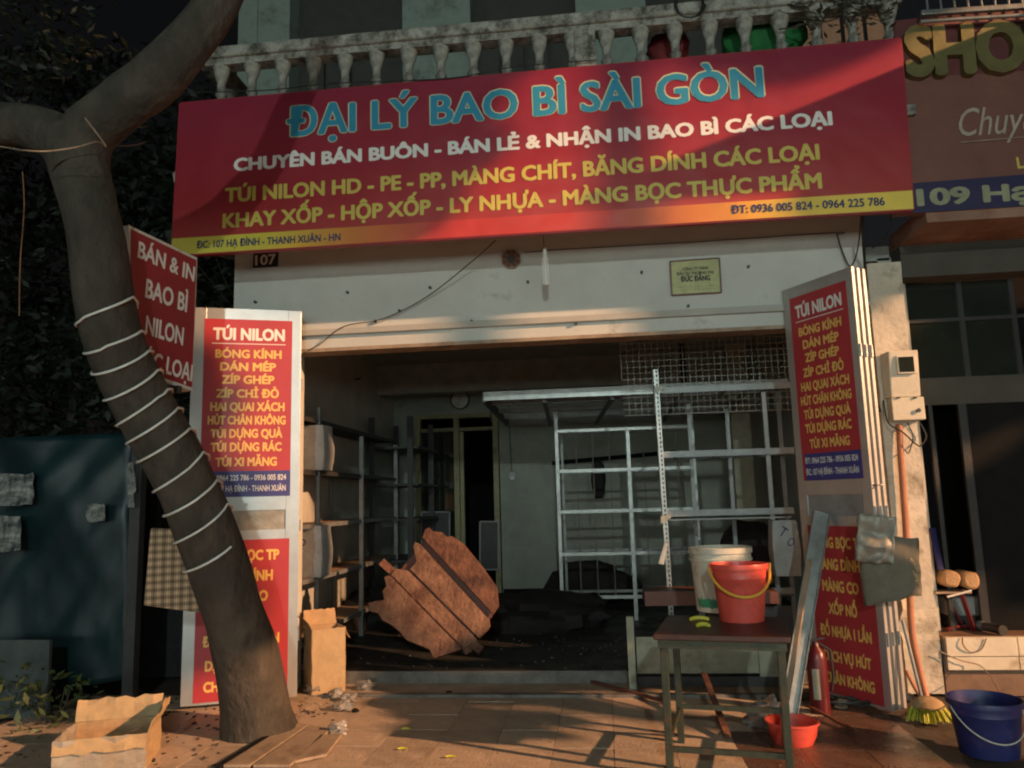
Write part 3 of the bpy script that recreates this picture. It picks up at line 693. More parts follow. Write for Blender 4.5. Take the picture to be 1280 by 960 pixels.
# plaque
pq_ = thing('company_plaque', 'small brass plaque with black lettering screwed to the white wall near the right door', 'plaque', at(869, 346, -.01))
c4 = [at(840, 369, -.02), at(901.5, 365.5, -.02), at(899, 322.5, -.02), at(837.5, 327, -.02)]
MB().prism(c4, (0, .02, 0)).build('plate', M['gold'], pq_)
mb = MB()
for a_, b_ in ((0, 1), (1, 2), (2, 3), (3, 0)):
    mb.beam(c4[a_] + V((0, -.003, 0)) , c4[b_] + V((0, -.003, 0)), .012, .006, V((0, 1, 0)))
mb.build('rim', M['brn'], pq_)
PP = V((0, -.021, 0))
text_px('ĐỨC ĐĂNG', (851, 352.5), (888, 350.5), 6.5, PP, N0, M['blk'], pq_, bold=.05)
text_px('CÔNG TY TNHH', (853, 338.5), (885, 336.5), 3.6, PP, N0, M['blk'], pq_, bold=.03)
text_px('ĐẦU TƯ THƯƠNG MẠI', (846, 344.5), (892, 342), 3.6, PP, N0, M['blk'], pq_, bold=.03)
mb = MB()
for y in (359, 363):
    x = 844
    while x < 894:
        w_ = random.uniform(2, 5); p1 = at(x, y - (x - 844) * .05, -.0215); p2 = at(x + w_, y - (x + w_ - 844) * .05, -.0215); mb.beam(p1, p2, .006, .001); x += w_ + 1.5
mb.build('small_print', M['blk'], pq_)
# wires
def wire(pts, r_, name, label, m='cable', cat='cable', n=5, seg=6):
    P_ = [p for p, _ in smooth_path([(p, 1) for p in pts], seg)]
    return single(MB().tube(P_, r_, n), name, M[m], label, cat, smooth=True)
wire([at(620, 300, -.35), at(592, 325, -.2), at(535, 370, -.06), at(480, 398, -.05), at(430, 408, -.05), at(400, 430, -.03), at(385, 438, -.03)], .0045, 'wire', 'thin dark wire running slantwise down the white wall from under the red sign')
wire([at(655, 316, -.006), at(700, 312, -.006), at(860, 303, -.006), at(1040, 291, -.006), at(1048, 293, -.006)], .003, 'wire', 'long thin wire pinned level along the top of the white wall')
wire([at(1046, 292, -.02), at(1052, 312, -.03), at(1062, 333, -.05), at(1070, 320, -.1), at(1075, 290, -.3), at(1076, 268, -.4)], .006, 'cable', 'slack dark cable looping in front of the wall above the right door stack')
wire([at(1078, 262, -.45), at(1079, 300, -.3), at(1081, 335, -.1), at(1083, 400, -.05), at(1086, 470, -.04), at(1100, 515, -.05)], .012, 'cable', 'thick black cable dropping from the balcony down behind the right door stack')
wire([at(1112, 262, -.45), at(1112, 285, -.3), at(1102, 302, -.1), at(1090, 310, -.04)], .006, 'cable', 'short black cable curling under the neighbouring soffit')
wire([at(205, 158, -.55), at(170, 160, -1.0), at(120, 178, -1.9)], .004, 'wire', 'upper of two thin wires from the tree fork to the balcony end')
wire([at(205, 170, -.55), at(165, 182, -1.0), at(120, 180, -1.9)], .004, 'wire', 'lower of two thin wires from the tree fork to the balcony end')
wire([at(236, 318, -.5), at(262, 350, -.4), at(290, 384, -.1)], .003, 'wire', 'thin wire slanting down from the sign towards the left door leaf')
wire([at(268, 318, -.5), at(281, 350, -.3), at(292, 372, -.1)], .003, 'wire', 'thin steep wire just left of the number plate')
wire([at(215, 116, -.65), at(330, 113, -.64), at(420, 104, -.63), at(560, 98, -.63), at(640, 84, -.62), at(745, 75, -.62)], .005, 'cable', 'thin cable strung in front of the balusters along the sign top')
lp = []
for k in range(30):
    a_ = k / 29 * 4.5 * math.pi; lp.append(at(862 + 20 * math.cos(a_) * (1 - k * .008), 5 + 17 * math.sin(a_), -.63 - .002 * k))
single(MB().tube(lp, .007, 6), 'cable_coil', M['cable'], 'coil of black cable hung on the balustrade above the red sign', 'cable', smooth=True)
# bundles on the balcony floor
def lump(c, rad, m, name, label, cat, n=20, amp=.25, seed=0, flat=.0, group=None):
    mb = MB(); c = V(c); rows = n // 2
    for i in range(rows + 1):
        th = math.pi * i / rows
        for k in range(n):
            a_ = 2 * math.pi * k / n; d = V((math.sin(th) * math.cos(a_), math.sin(th) * math.sin(a_), math.cos(th)))
            r_ = 1 + amp * noise.noise(d * 1.6 + V((seed, seed * 2, 0))) + amp * .5 * noise.noise(d * 4 + V((0, seed, seed)))
            p_ = V((d.x * rad[0] * r_, d.y * rad[1] * r_, d.z * rad[2] * r_)); p_.z = max(p_.z, -rad[2] * .8)
            mb.v.append(c + p_)
    for i in range(rows):
        for k in range(n):
            k2 = (k + 1) % n; mb.f.append((i * n + k, (i + 1) * n + k, (i + 1) * n + k2, i * n + k2))
    return single(mb, name, m, label, cat, group, smooth=True)
lump(at(955, 45, -.2), (.34, .16, .26), M['gcl'], 'cloth_bundle', 'green cloth bundle behind the balusters at the right of the balcony', 'bundle', seed=2)
lump(at(836, 62, -.2), (.17, .12, .16), M['rcl'], 'cloth_bundle', 'dark red bundle behind the balusters beside the cable coil', 'bundle', seed=4)
# added dark twigs in place of shade over the right end of the balustrade
mb = MB()
for k in range(46):
    a_ = at(random.uniform(1000, 1120), random.uniform(-25, 28), -.62)
    b_ = a_ + V((random.uniform(-.3, .3), random.uniform(-.03, .05), random.uniform(-.08, .15))); mb.tube([a_, (a_ + b_) / 2 + V((random.uniform(-.05, .05), 0, random.uniform(-.05, .05))), b_], random.uniform(.003, .008), 4)
crown_leaves(mb, at(1060, 5, -.60), (.38, .06, .16), 50, .035, 5)
cpl = thing('shade_twigs', 'added dark twigs standing in for shade over the right end of the balustrade', 'plant', at(1060, 20, -.6))
mb.build('tangle', M['leafb'], cpl, kind='stuff')

# meter box on the pillar
Ym = -.13
mt = thing('meter_box', 'cream electricity meter box with a small window on the right pillar', 'meter box', at(1132, 525, Ym))
u0, u1 = at(1114, 480, Ym).x, at(1151, 480, Ym).x
z0, z1, z2 = at(1132, 525, Ym).z, at(1132, 496, Ym).z, at(1130, 439, Ym).z
MB().hexa([V((u0 - .03, -.03, z1)), V((u1, -.03, z1)), V((u1, Ym + .02, z1)), V((u0, Ym + .02, z1)), V((u0 - .03, -.03, z2)), V((u1, -.03, z2)), V((u1, Ym - .01, z2 + .005)), V((u0, Ym - .01, z2 + .005))]).build('upper_case', M['meter'], mt, bevel=.008)
MB().box(u0 - .01, u1 + .012, Ym - .0, -.03, z0, z1 - .004).build('lower_case', M['meter'], mt, bevel=.006)
wa, wb = at(1123, 452, Ym - .02), at(1142, 452, Ym - .02); wz0, wz1 = at(1132, 465, Ym - .02).z, at(1132, 446, Ym - .02).z
wf = MB().box(wa.x - .012, wb.x + .012, Ym - .022, Ym, wz0 - .012, wz1 + .012).build('window_frame', M['meter'], mt, bevel=.004)
MB().box(wa.x, wb.x, Ym - .025, Ym - .022, wz0, wz1).build('window', M['glassd'], wf)
MB().lathe(at(1148, 513, Ym - .01), [(0, 0), (.016, 0), (.016, .012), (0, .012)], 12, Matrix.Rotation(R(90), 4, 'X')).build('knob', M['rackd'], mt)
for px in (1123, 1144): p = at(px, 497, Ym - .01); MB().box(p.x - .012, p.x + .012, Ym - .015, Ym + .0, p.z - .006, p.z + .006).build('clip', M['rackd'], mt)
wire([at(1104, 500, -.05), at(1110, 528, -.1), at(1128, 540, -.14), at(1146, 556, -.12), at(1152, 556, -.1), at(1158, 545, -.06), at(1150, 528, -.06)], .006, 'cable', 'black cable sagging below the cream meter box')
wire([at(1134, 528, -.08), at(1141, 545, -.12), at(1136, 566, -.1), at(1131, 562, -.08)], .004, 'cable', 'thin grey cable loop under the meter box', m='nfr')
wire([at(1124, 530, -.06), at(1126, 570, -.07), at(1131, 640, -.07), at(1136, 720, -.08), at(1140, 790, -.1), at(1150, 840, -.14), at(1158, 872, -.2)], .024, 'conduit_pipe', 'orange plastic conduit running down the right pillar from the meter box', m='pipe', cat='pipe', n=12)
wire([at(1133, 838, -.25), at(1145, 862, -.3), at(1158, 878, -.34)], .014, 'hose', 'short orange hose end lying at the pillar foot beside the broom', m='pipe', cat='hose', n=8)

# ================================================================== INTERIOR
# clock
cc = at(575, 500, YB - .03); cr = (at(587, 500, YB - .03) - cc).length
ck = thing('wall_clock', 'round white wall clock high on the back wall over the door', 'clock', cc)
RX = Matrix.Rotation(R(90), 4, 'X')
MB().lathe(cc, [(0, 0), (cr * .9, 0), (cr * .9, .012)], 32, RX).build('dial', M['white'], ck)
MB().lathe(cc, [(cr * .86, -.01), (cr, -.01), (cr, .03), (cr * .88, .03), (cr * .86, .012)], 32, RX).build('rim', M['rackd'], ck, smooth=True)
MB().beam(cc + V((0, -.018, 0)), cc + V((-.05, -.018, .035)), .01, .004).build('hand', M['blk'], ck)
MB().beam(cc + V((0, -.02, 0)), cc + V((.03, -.02, .09)), .007, .004).build('hand', M['blk'], ck)
p = at(640, 595, YB - .02)
sw = thing('wall_socket', 'square socket box on the back wall at the end of a cable', 'socket', p)
MB().box(p.x - .06, p.x + .06, YB - .04, YB, p.z - .06, p.z + .06).build('box', M['rackg'], sw, bevel=.005)
MB().box(p.x - .02, p.x + .03, YB - .045, YB - .04, p.z - .05, p.z - .015).build('switch', M['white'], sw)
MB().tube([p + V((0, 0, .06)), p + V((-.02, 0, .6)), V((p.x - .02, YB - .02, 2.9))], .006, 5).build('cable', M['cable'], sw)

# left shelving
X1 = at(397, 600, .75).x
def ry(px): # depth along the plane X = X1
    return atx(px, 620, X1).y
ys = [ry(397), ry(452), ry(495)]
print('rack Y', ys)
rk = thing('storage_rack', 'tall grey metal rack with orange-lit board shelves along the left wall', 'shelf rack', (X1 - .2, ys[1], ZF))
lev = [2.30, 1.82, 1.33, .85, .36]
for y in ys:
    MB().beam((X1, y, ZF), (X1, y, 2.42 if y == ys[0] else 2.25), .045, .03).build('post', M['steel'], rk)
    MB().beam((XW + .03, y, ZF), (XW + .03, y, 2.3), .035, .035).build('post', M['rackg'], rk)
for k, z in enumerate(lev):
    MB().box(X1 - .012, X1 + .012, ys[0] - .45, ys[2], z - .035, z + .005).build('shelf_beam', M['rackd'] if k < 2 else M['rackg'], rk)
    MB().box(XW + .02, X1 - .014, ys[0] - .45, ys[2], z - .02, z + (0.004)).build('shelf', M['wood'] if k >= 2 else M['rackd'], rk)  # warm lower and dark upper shelves put the lamplight's reach into the colour
# second dark rack at the end
X2 = at(513, 600, 3.3).x
rk2 = thing('storage_rack', 'narrow black rack between the left rack and the back door', 'shelf rack', (X2, 3.3, ZF))
for x, y in ((X2, 3.3), (X2, 4.5), (X2 - .5, 3.3), (X2 - .5, 4.5)): MB().box(x - .035, x + .035, y - .02, y + .02, ZF, at(513, 520, 3.3).z).build('post', M['rackd'], rk2)
for z in (at(520, 557, 3.3).z, at(520, 604, 3.3).z, at(520, 648, 3.3).z, at(520, 700, 3.3).z):
    MB().box(X2 - .5, X2 + .10, 3.32, 4.48, z - .03, z).build('shelf', M['rackd'], rk2)
# sacks with handwriting on the left rack
def sack(c, w_, d_, h_, label, txt=None, rot=0, m='bag', face=None):
    t = thing('sack', label, 'sack', c, 0, 'pale sacks on the racks')
    mb = MB(); n = 10
    for j in range(n + 1):
        for (a_, b_) in [(-1, -1), (-.5, -1.1), (0, -1.15), (.5, -1.1), (1, -1), (1.1, 0), (1, 1), (0, 1.1), (-1, 1), (-1.1, 0)]:
            v_ = j / n; k_ = 1 - .12 * abs(v_ - .45) * 2 + .05 * noise.noise(V((a_ * 2, b_ * 2, v_ * 5 + c[0])))
            mb.v.append(V(c) + V((a_ * w_ / 2 * k_, b_ * d_ / 2 * k_, h_ * v_)))
    for j in range(n):
        for k in range(10): k2 = (k + 1) % 10; mb.f.append((j * 10 + k, j * 10 + k2, (j + 1) * 10 + k2, (j + 1) * 10 + k))
    mb.f.append(tuple(n * 10 + k for k in range(10)))
    mb.build('bag', M[m], t, smooth=True)
    if txt:
        for s_, dx, dz, hh in txt: put_text(s_, V(c) + V((dx, -d_ / 2 * 1.18, dz)), V((math.cos(rot), 0, math.sin(rot))), V((-math.sin(rot), 0, math.cos(rot))), V((0, -1, 0)), hh * 1.4 * len(s_) / 2, hh, M['inkb'], t, bold=.0, off=.012)
    return t
pz = at(388, 560, .75)
sack(V((pz.x + .0, .8, 1.825)), .34, .3, .42, 'pale sack marked TO on the second shelf of the left rack', [('TO', -.10, .18, .09)], rot=R(150))
pz = at(388, 700, .7)
sack(V((at(386, 700, .75).x, .78, .855)), .34, .3, .46, 'pale sack with scrawled marks on the low shelf behind the carton', [('co', -.02, .22, .09)], rot=R(60))
# open notices on left wall: light sheets between shelves
for (a_, b_, c1_, d_) in ((455, 558, 492, 592), (455, 612, 492, 645)):
    xx = XW + .012; P_ = [atx(a_, b_, xx), atx(c1_, b_ + 4, xx), atx(c1_, d_, xx), atx(a_, d_, xx)]
    MB().prism(P_, (.006, 0, 0)).build('wall_sheet', M['inwall'], house)

# overhead frame
of = thing('overhead_frame', 'pale steel loft frame of long bars and slats hung under the shop ceiling', 'frame', at(700, 500, 1.9))
FL, FR = at(605, 494, 1.6), at(985, 482, 1.6)
zf = (FL.z + FR.z) / 2
MB().box(FL.x, FR.x, 1.57, 1.6, zf - .045, zf + .045).build('front_beam', M['steel'], of)
YF = 4.3; xL2 = at(634, 530, YF).x
MB().beam((FL.x, 1.6, zf - .02), (xL2, YF, zf - .02), .04, .08).build('side_beam', M['rackd'], of)
for k, py in enumerate((503, 513, 521, 527.5, 532)):
    # depth from the drop of the slat at fixed height
    h_ = hit(620 + k * 3, py, V((0, 0, zf)), Z); y_ = min(max(h_.y, 1.9 + k * .45), 4.5)
    xx = FL.x + (xL2 - FL.x) * (y_ - 1.6) / (YF - 1.6)
    MB().box(xx, FR.x, y_, y_ + .05, zf - .03, zf + .02).build('slat', M['steel'] if k % 2 == 0 else M['rackg'], of)
for px0, px1 in ((680, 688), (765, 745), (850, 830), (930, 905)):
    MB().beam(V((at(px0, 495, 1.62).x, 1.62, zf - .07)), V((at(px1, 530, 4.3).x, 4.3, zf - .07)), .04, .03).build('cross_bar', M['rackd'], of)
for x_ in (FR.x - .1,): MB().beam((x_, 1.65, ZF), (x_, 1.65, zf), .04, .04).build('post', M['rackg'], of)
MB().beam((at(612, 450, 4.2).x, 4.2, zf), (at(612, 450, 4.2).x, 4.2, 2.98), .02, .02).build('hanger', M['rackd'], of)
MB().beam((FR.x - .3, 1.7, zf), (FR.x - .3, 1.7, 3.38), .02, .02).build('hanger', M['rackd'], of)

# steel grid rack at the back
Yr = 3.0
gr = thing('grid_rack', 'galvanised steel rack with thin upright rods standing in front of the back wall', 'shelf rack', (at(780, 700, Yr).x, Yr, ZF))
pz = {696: 510, 786: 534, 868: 510}
rails = [(537.5, 'r'), (588, 'r'), (639, 'r'), (692, 'r'), (746, 'r')]
xg = {a_: at(a_ + 3, 640, Yr).x for a_ in pz}
for a_, t_ in pz.items():
    MB().box(xg[a_] - .02, xg[a_] + .02, Yr - .02, Yr + .02, ZF, at(a_, t_, Yr).z).build('post', M['steel'], gr)
    MB().box(xg[a_] + .03 - .015, xg[a_] + .03 + .015, Yr + .55, Yr + .58, ZF, at(a_, 534, Yr).z).build('post', M['rackg'], gr)
for y_, _ in rails:
    z = at(745, y_, Yr).z
    MB().box(xg[696], xg[868], Yr - .045, Yr - .021, z - .018, z + .018).build('rail', M['steel'], gr)
    MB().box(xg[696] + .02, xg[868] + .02, Yr + .53, Yr + .549, z - .016, z + .016).build('rail', M['rackg'], gr)
for a_ in (720, 741, 762, 805, 847):
    for k in range(4):
        za, zb = at(a_, rails[k][0], Yr).z, at(a_, rails[k + 1][0], Yr).z
        x_ = at(a_ + 3, 640, Yr).x; MB().tube([(x_, Yr - .015, za - .02), (x_, Yr - .015, zb + .02)], .008 if a_ < 800 else .006, 6).build('rod', M['steel'], gr)
# right rack
Yq = .75
rr2 = thing('angle_iron_rack', 'grey slotted-angle rack at the right of the shop with a bright slotted post', 'shelf rack', (at(900, 700, Yq).x, Yq, ZF))
def rail_q(y_, x0_, x1_, th, m='rackg', Yd=Yq):
    z = at((x0_ + x1_) / 2, y_, Yd).z; return MB().box(at(x0_, y_, Yd).x, at(x1_, y_, Yd).x, Yd - .03, Yd, z - th / 2, z + th / 2).build('rail', M[m], rr2)
for y_, x0_ in ((485, 826), (566, 822), (640, 832), (739, 842)):
    rail_q(y_, x0_, 992, .055); rail_q(y_ + 3, x0_, 992, .05, 'rackd', Yq + .75)
    z = at(900, y_, Yq).z; xa_ = at(x0_ + 4, y_, Yq).x; xb_ = at(990, y_, Yq).x
    for k in range(3): MB().beam((xa_ + (xb_ - xa_) * (k + .5) / 3, Yq, z), (xa_ + (xb_ - xa_) * (k + .5) / 3, Yq + .75, z), .03, .02).build('cross_bar', M['rackg'], rr2)
MB().box(at(835, 650, Yq).x, at(990, 650, Yq).x, Yq + .01, Yq + .72, at(900, 648, Yq).z - .01, at(900, 648, Yq).z + .004).build('shelf', M['rackg'], rr2)
# slotted post, an L section with punched dark slots
sl0 = at(838, 806, Yq - .06); sl1 = at(816, 462, Yq - .06)
po = MB(); dd = (sl1 - sl0)
po.obox(sl0, V((.045, 0, 0)), V((0, .004, 0)), dd); po.obox(sl0, V((.004, 0, 0)), V((0, .045, 0)), dd)
post = po.build('post', M['steel'], rr2, label='bright slotted angle post')
nsl = 60
smesh = None
for k in range(nsl):
    c0_ = sl0.lerp(sl1, (k + .5) / nsl) + V((.028, -.0015, 0))
    MBs = MB().box(c0_.x - .006, c0_.x + .006, c0_.y, c0_.y + .002, c0_.z - .011, c0_.z + .011)
    if smesh is None: smesh = MBs.build('slot', M['dark'], post); s0_ = c0_
    else:
        o = bpy.data.objects.new('slot', smesh.data); C.objects.link(o); o.parent = post; o.location = c0_ - s0_
for px, py in ((824, 490), (832, 652)):
    a_ = at(px - 6, py - 7, Yq - .07); MB().prism([a_, a_ + V((.09, 0, .005)), a_ + V((.085, 0, -.02)), a_ + V((.03, 0, -.05)), a_ + V((.0, 0, -.07))], (0, .004, 0)).build('gusset_plate', M['foil'], post)
for a_, b_, y_ in ((866, 505, 1.5), (914, 510, 1.5), (962, 490, Yq + .03)):
    MB().box(at(a_, 600, y_).x - .018, at(a_, 600, y_).x + .018, y_ - .015, y_ + .015, ZF, at(a_, b_, y_).z).build('post', M['rackg'], rr2)
p = at(829, 690, Yq - .09)
single(MB().prism([at(831, 678, Yq - .09), at(835, 679, Yq - .1), at(830, 706, Yq - .1), at(823, 704, Yq - .09)], (0, .003, 0)), 'paper_tag', M['white'], 'small white paper tag stuck on the slotted post', 'tag')
# wire mesh panel
ym = 1.15
wmz = thing('wire_mesh_panel', 'pale wire mesh panel hanging under the lintel at the right of the doorway', 'mesh panel', at(880, 515, ym))
xm0, xm1 = at(777, 470, ym).x, at(990, 470, ym).x; zm0, zm1 = at(880, 516, ym).z, at(880, 418, ym).z
k = 0; nx = 27; nz = 13
wm1 = None
for k in range(nx + 1):
    x_ = xm0 + (xm1 - xm0) * k / nx; lo = zm0 if k > 0 else zm0 + .35
    MB().box(x_ - .0025, x_ + .0025, ym, ym + .004, lo, zm1).build('wire', M['meshw'], wmz)
for k in range(nz + 1):
    z = zm0 + (zm1 - zm0) * k / nz; MB().box(xm0, xm1, ym - .0045, ym - .0005, z - .0025, z + .0025).build('wire', M['meshw'], wmz)

# right sack TO, hanging pale board
sack(V((at(982, 700, .45).x, .47, at(982, 719, .45).z)), .22, .2, at(982, 650, .45).z - at(982, 719, .45).z, 'pale sack marked TO standing on the right rack behind the leaning plank', [('T', -.07, .34, .08), ('O', -.01, .26, .07)], rot=R(-35))
lump(at(937, 683, 1.9), (.3, .2, .25), M['sack'], 'rubbish_heap', 'dark heap on the middle of the right rack behind the pail', 'heap', seed=3)
lump(V((at(690, 760, 2.6).x - .15, 2.7, .22)), (.75, .55, .26), M['sack'], 'rubbish_heap', 'black rubbish heap on the floor right of the leaning planks', 'heap', seed=9, amp=.5, n=32)
lump(V((at(735, 720, 4.4).x, 4.4, .33)), (.55, .3, .32), M['sack'], 'rubbish_heap', 'low dark heap at the foot of the back wall behind the grid rack', 'heap', seed=12, amp=.4)
lump(V((at(470, 760, 2.9).x, 2.9, .25)), (.5, .5, .25), M['sack'], 'rubbish_heap', 'dark heap at the foot of the black rack behind the planks', 'heap', seed=15, amp=.5)
# a shirt-like dark rag and bar on the back wall
MB().beam(at(690, 579, YB - .06), at(845, 565, YB - .06), .03, .06).build('wall_rail', M['dark'], house)
lump(at(748, 600, YB - .1), (.1, .05, .32), M['sack'], 'hanging_rag', 'dark rag hanging from the rail on the back wall', 'rag', seed=5)
# thin white frames leaning by the back door
for (a_, b_, c1_, d_), lb in (((527, 640, 562, 720), 'small pale picture frame propped low in the left half of the back doorway'), ((600, 652, 623, 712), 'thin white frame standing in the right half of the back doorway')):
    t = thing('empty_frame', lb, 'frame', at((a_ + c1_) / 2, d_, YB - .25))
    q_ = [at(a_, d_, YB - .25), at(c1_, d_, YB - .25), at(c1_, b_, YB - .25), at(a_, b_, YB - .25)]
    mb = MB()
    for i in range(4): mb.beam(q_[i], q_[(i + 1) % 4], .018, .018, V((0, 1, 0)))
    mb.build('frame', M['rackg'], t); MB().prism(q_, (0, .004, 0)).build('backing', M['rackd'], t)

# leaning wooden pallet-like panel of old planks
wp = thing('plank_panel', 'broken panel of old brown planks leaning on a corner inside the doorway', 'wooden panel', at(548, 823, .6))
# plane facing the camera, tipped back
def wpt(px, py):
    t_ = (823 - py) / 170; return at(px, py, .40 + .40 * t_)
cells = [ # planks, long way from upper left to lower right
    ([(528, 672), (531, 662), (536, 659), (541, 664), (552, 665), (559, 671), (565, 670), (580, 680), (603, 708), (621, 733), (623, 757), (616, 767)], 'plankB'),
    ([(516, 682), (519, 677), (525, 680), (611, 774), (612, 782), (608, 787), (598, 797), (512, 711), (520, 702)], 'plankA'),
    ([(490, 714), (494, 710), (509, 712), (596, 799), (580, 809), (573, 804), (488, 718)], 'plankA'),
    ([(480, 721), (487, 719), (571, 805), (577, 811), (560, 817), (542, 823), (537, 812), (523, 806), (508, 800), (500, 790), (490, 782), (478, 775), (472, 766), (463, 764), (460, 754), (470, 751), (480, 750), (478, 738), (483, 733)], 'plankA')]
nrm = (wpt(600, 760) - wpt(480, 750)).cross(wpt(545, 670) - wpt(540, 815)).normalized(); nrm = nrm if nrm.y > 0 else -nrm
MB().prism([wpt(*q_) + nrm * .075 for q_ in ((532, 668), (577, 684), (616, 735), (614, 768), (580, 803), (545, 816), (512, 797), (470, 758), (486, 745), (488, 722))], nrm * .02).build('backing_board', M['brn'], wp)
for k, (pl_, mt_) in enumerate(cells):
    MB().prism([wpt(*q_) + nrm * (.012 * (k % 3)) for q_ in pl_][::1], nrm * (.045 + .006 * (k % 2))).build('plank', M[mt_], wp, bevel=.004)
M['hole'] = M['dark']
for a_, b_ in (((475, 700), (600, 812)), ((520, 690), (585, 815))):
    MB().beam(wpt(*a_) + nrm * .065, wpt(*b_) + nrm * .065, .07, .04, nrm).build('batten', M['plankB'], wp)
mb = MB()
for q_ in ([(487, 742), (496, 738), (493, 748)], [(512, 762), (520, 757), (526, 766), (535, 770), (541, 781), (534, 790), (524, 784), (516, 776)], [(513, 742), (520, 738), (524, 745), (517, 752)]):
    mb.prism([wpt(*z_) + nrm * .0105 - nrm * .0 for z_ in q_], -nrm * .002)
mb.build('broken_patches', M['plankB'], wp)

# floor litter inside
mb = MB()
for k in range(260):
    x_ = random.uniform(XW + .5, XRW - .4); y_ = random.uniform(.25, 3.6); s_ = random.uniform(.006, .022)
    a_ = random.uniform(0, 6.28); mb.obox(V((x_, y_, ZF)), V((math.cos(a_), math.sin(a_), 0)) * s_, V((-math.sin(a_), math.cos(a_), .2)) * s_ * .7, V((0, 0, s_ * .5)))
mb.build('floor_debris', mat('small_debris', (.10, .09, .08), .6, var=.9, scale=3), kind='stuff')

# ================================================================== TABLE, PAILS
def zpt(px, py, z): return atz(px, py, z)
FLt, FRt = atz(816, 793, .75), atz(988, 797, .75); tw = (FRt - FLt).length; ex = (FRt - FLt).normalized(); ey = V((-ex.y, ex.x, 0))
td = .72
tb = thing('work_table', 'small dark red topped steel table with pails on it in front of the doorway', 'table', (FLt + FRt) / 2 + ey * td / 2 - V((0, 0, .75)))
MB().obox(FLt - V((0, 0, .03)), ex * tw, ey * td, V((0, 0, .03))).build('table_top', M['tabt'], tb, bevel=.006)
i_ = .02
MB().obox(FLt + ex * i_ + ey * i_ - V((0, 0, .075)), ex * (tw - 2 * i_), ey * .025, V((0, 0, .043))).build('apron', M['tabl'], tb)
MB().obox(FLt + ex * i_ + ey * (td - i_ - .025) - V((0, 0, .075)), ex * (tw - 2 * i_), ey * .025, V((0, 0, .043))).build('apron', M['tabl'], tb)
for u_ in (i_, tw - i_ - .025): MB().obox(FLt + ex * u_ + ey * (i_ + .026) - V((0, 0, .075)), ex * .025, ey * (td - 2 * i_ - .052), V((0, 0, .043))).build('apron', M['tabl'], tb)
for u_ in (.03, tw - .07):
    for v_ in (.03, td - .07):
        b_ = FLt + ex * u_ + ey * v_; b_.z = 0; MB().obox(b_, ex * .04, ey * .04, Z * .674).build('leg', M['tabl'], tb, bevel=.003)
MB().obox(FLt + ex * .07 + ey * .04 - Z * .62, ex * (tw - .14), ey * .02, Z * .03).build('stretcher', M['tabl'], tb)
MB().obox(FLt + ex * .07 + ey * (td - .06) - Z * .55, ex * (tw - .14), ey * .02, Z * .03).build('stretcher', M['tabl'], tb)
for u_ in (.04, tw - .06): MB().obox(FLt + ex * u_ + ey * .07 - Z * .57, ex * .02, ey * (td - .14), Z * .03).build('stretcher', M['tabl'], tb)

def pail(name, label, base, r0, r1, h, m, rim=.008, n=40, lip=None):
    t = thing(name, label, 'bucket', base)
    pf = [(0, .003), (r0, 0), (r0 + (r1 - r0) * .5, h * .5), (r0 + (r1 - r0) * .74, h * .74), (r0 + (r1 - r0) * .75 + .003, h * .755), (r0 + (r1 - r0) * .78, h * .775), (r1 - .004, h - .03), (r1 + rim, h - .03), (r1 + rim, h - .012), (r1 + rim * .6, h), (r1 - .002, h), (r1 - .005, h - .02), (r0 - .004, .012), (0, .012)]
    MB().lathe(base, pf, n).build('body', m, t, smooth=True); return t
b_ = atz(931, 778, .75); dpx = (b_ - CAMP).dot(CF) / FPX
base = b_ + V((0, .09, 0)); base.z = .75
rb = pail('bucket', 'bright red plastic bucket with a yellow handle standing on the table', base, 27.5 * dpx, 34.5 * dpx, (atz(0, 0, 0) - atz(0, 0, 0)).length + 71 * dpx, M['bred'])
hh = 71 * dpx; r1 = 35 * dpx
hpnt = [base + V((math.cos(a_) * (r1 + .012), -abs(math.sin(a_)) * (r1 + .02), hh - .03 - math.sin(a_) * .15)) for a_ in [math.pi * k / 24 for k in range(25)]]
hpnt = [base + V((-r1 - .012, 0, hh - .01))] + hpnt[::-1][1:-1] + [base + V((r1 + .02, .0, hh - .005))]
MB().tube(hpnt, .0085, 8).build('handle', M['byel'], rb, smooth=True)
for sx in (-1, 1): MB().box(base.x + sx * r1 - .012, base.x + sx * r1 + .012, base.y - .02, base.y + .02, hh + .75 - .05, hh + .75).build('lug', M['bred'], rb, bevel=.004)
b2 = atz(908, 765, .75); dpx2 = (b2 - CAMP).dot(CF) / FPX; base2 = V((b2.x, b2.y + .11, .75))
r0_, r1_, h2 = 33.5 * dpx2, 38 * dpx2, 79 * dpx2
wpail = thing('paint_pail', 'dirty white paint pail standing on the table behind the red bucket', 'bucket', base2)
MB().lathe(base2, [(0, .003), (r0_, 0), (r1_ * .985, h2 * .78), (r1_ + .008, h2 * .79), (r1_ + .008, h2 * .82), (r1_, h2 * .83), (r1_, h2 * .90), (r1_ + .01, h2 * .91), (r1_ + .01, h2 * .99), (r1_ + .004, h2), (r1_ - .008, h2), (r1_ - .012, h2 * .9), (r0_ - .006, .012), (0, .012)], 48).build('body', M['pail'], wpail, smooth=True)
mb = MB()
for k in range(48):
    pass
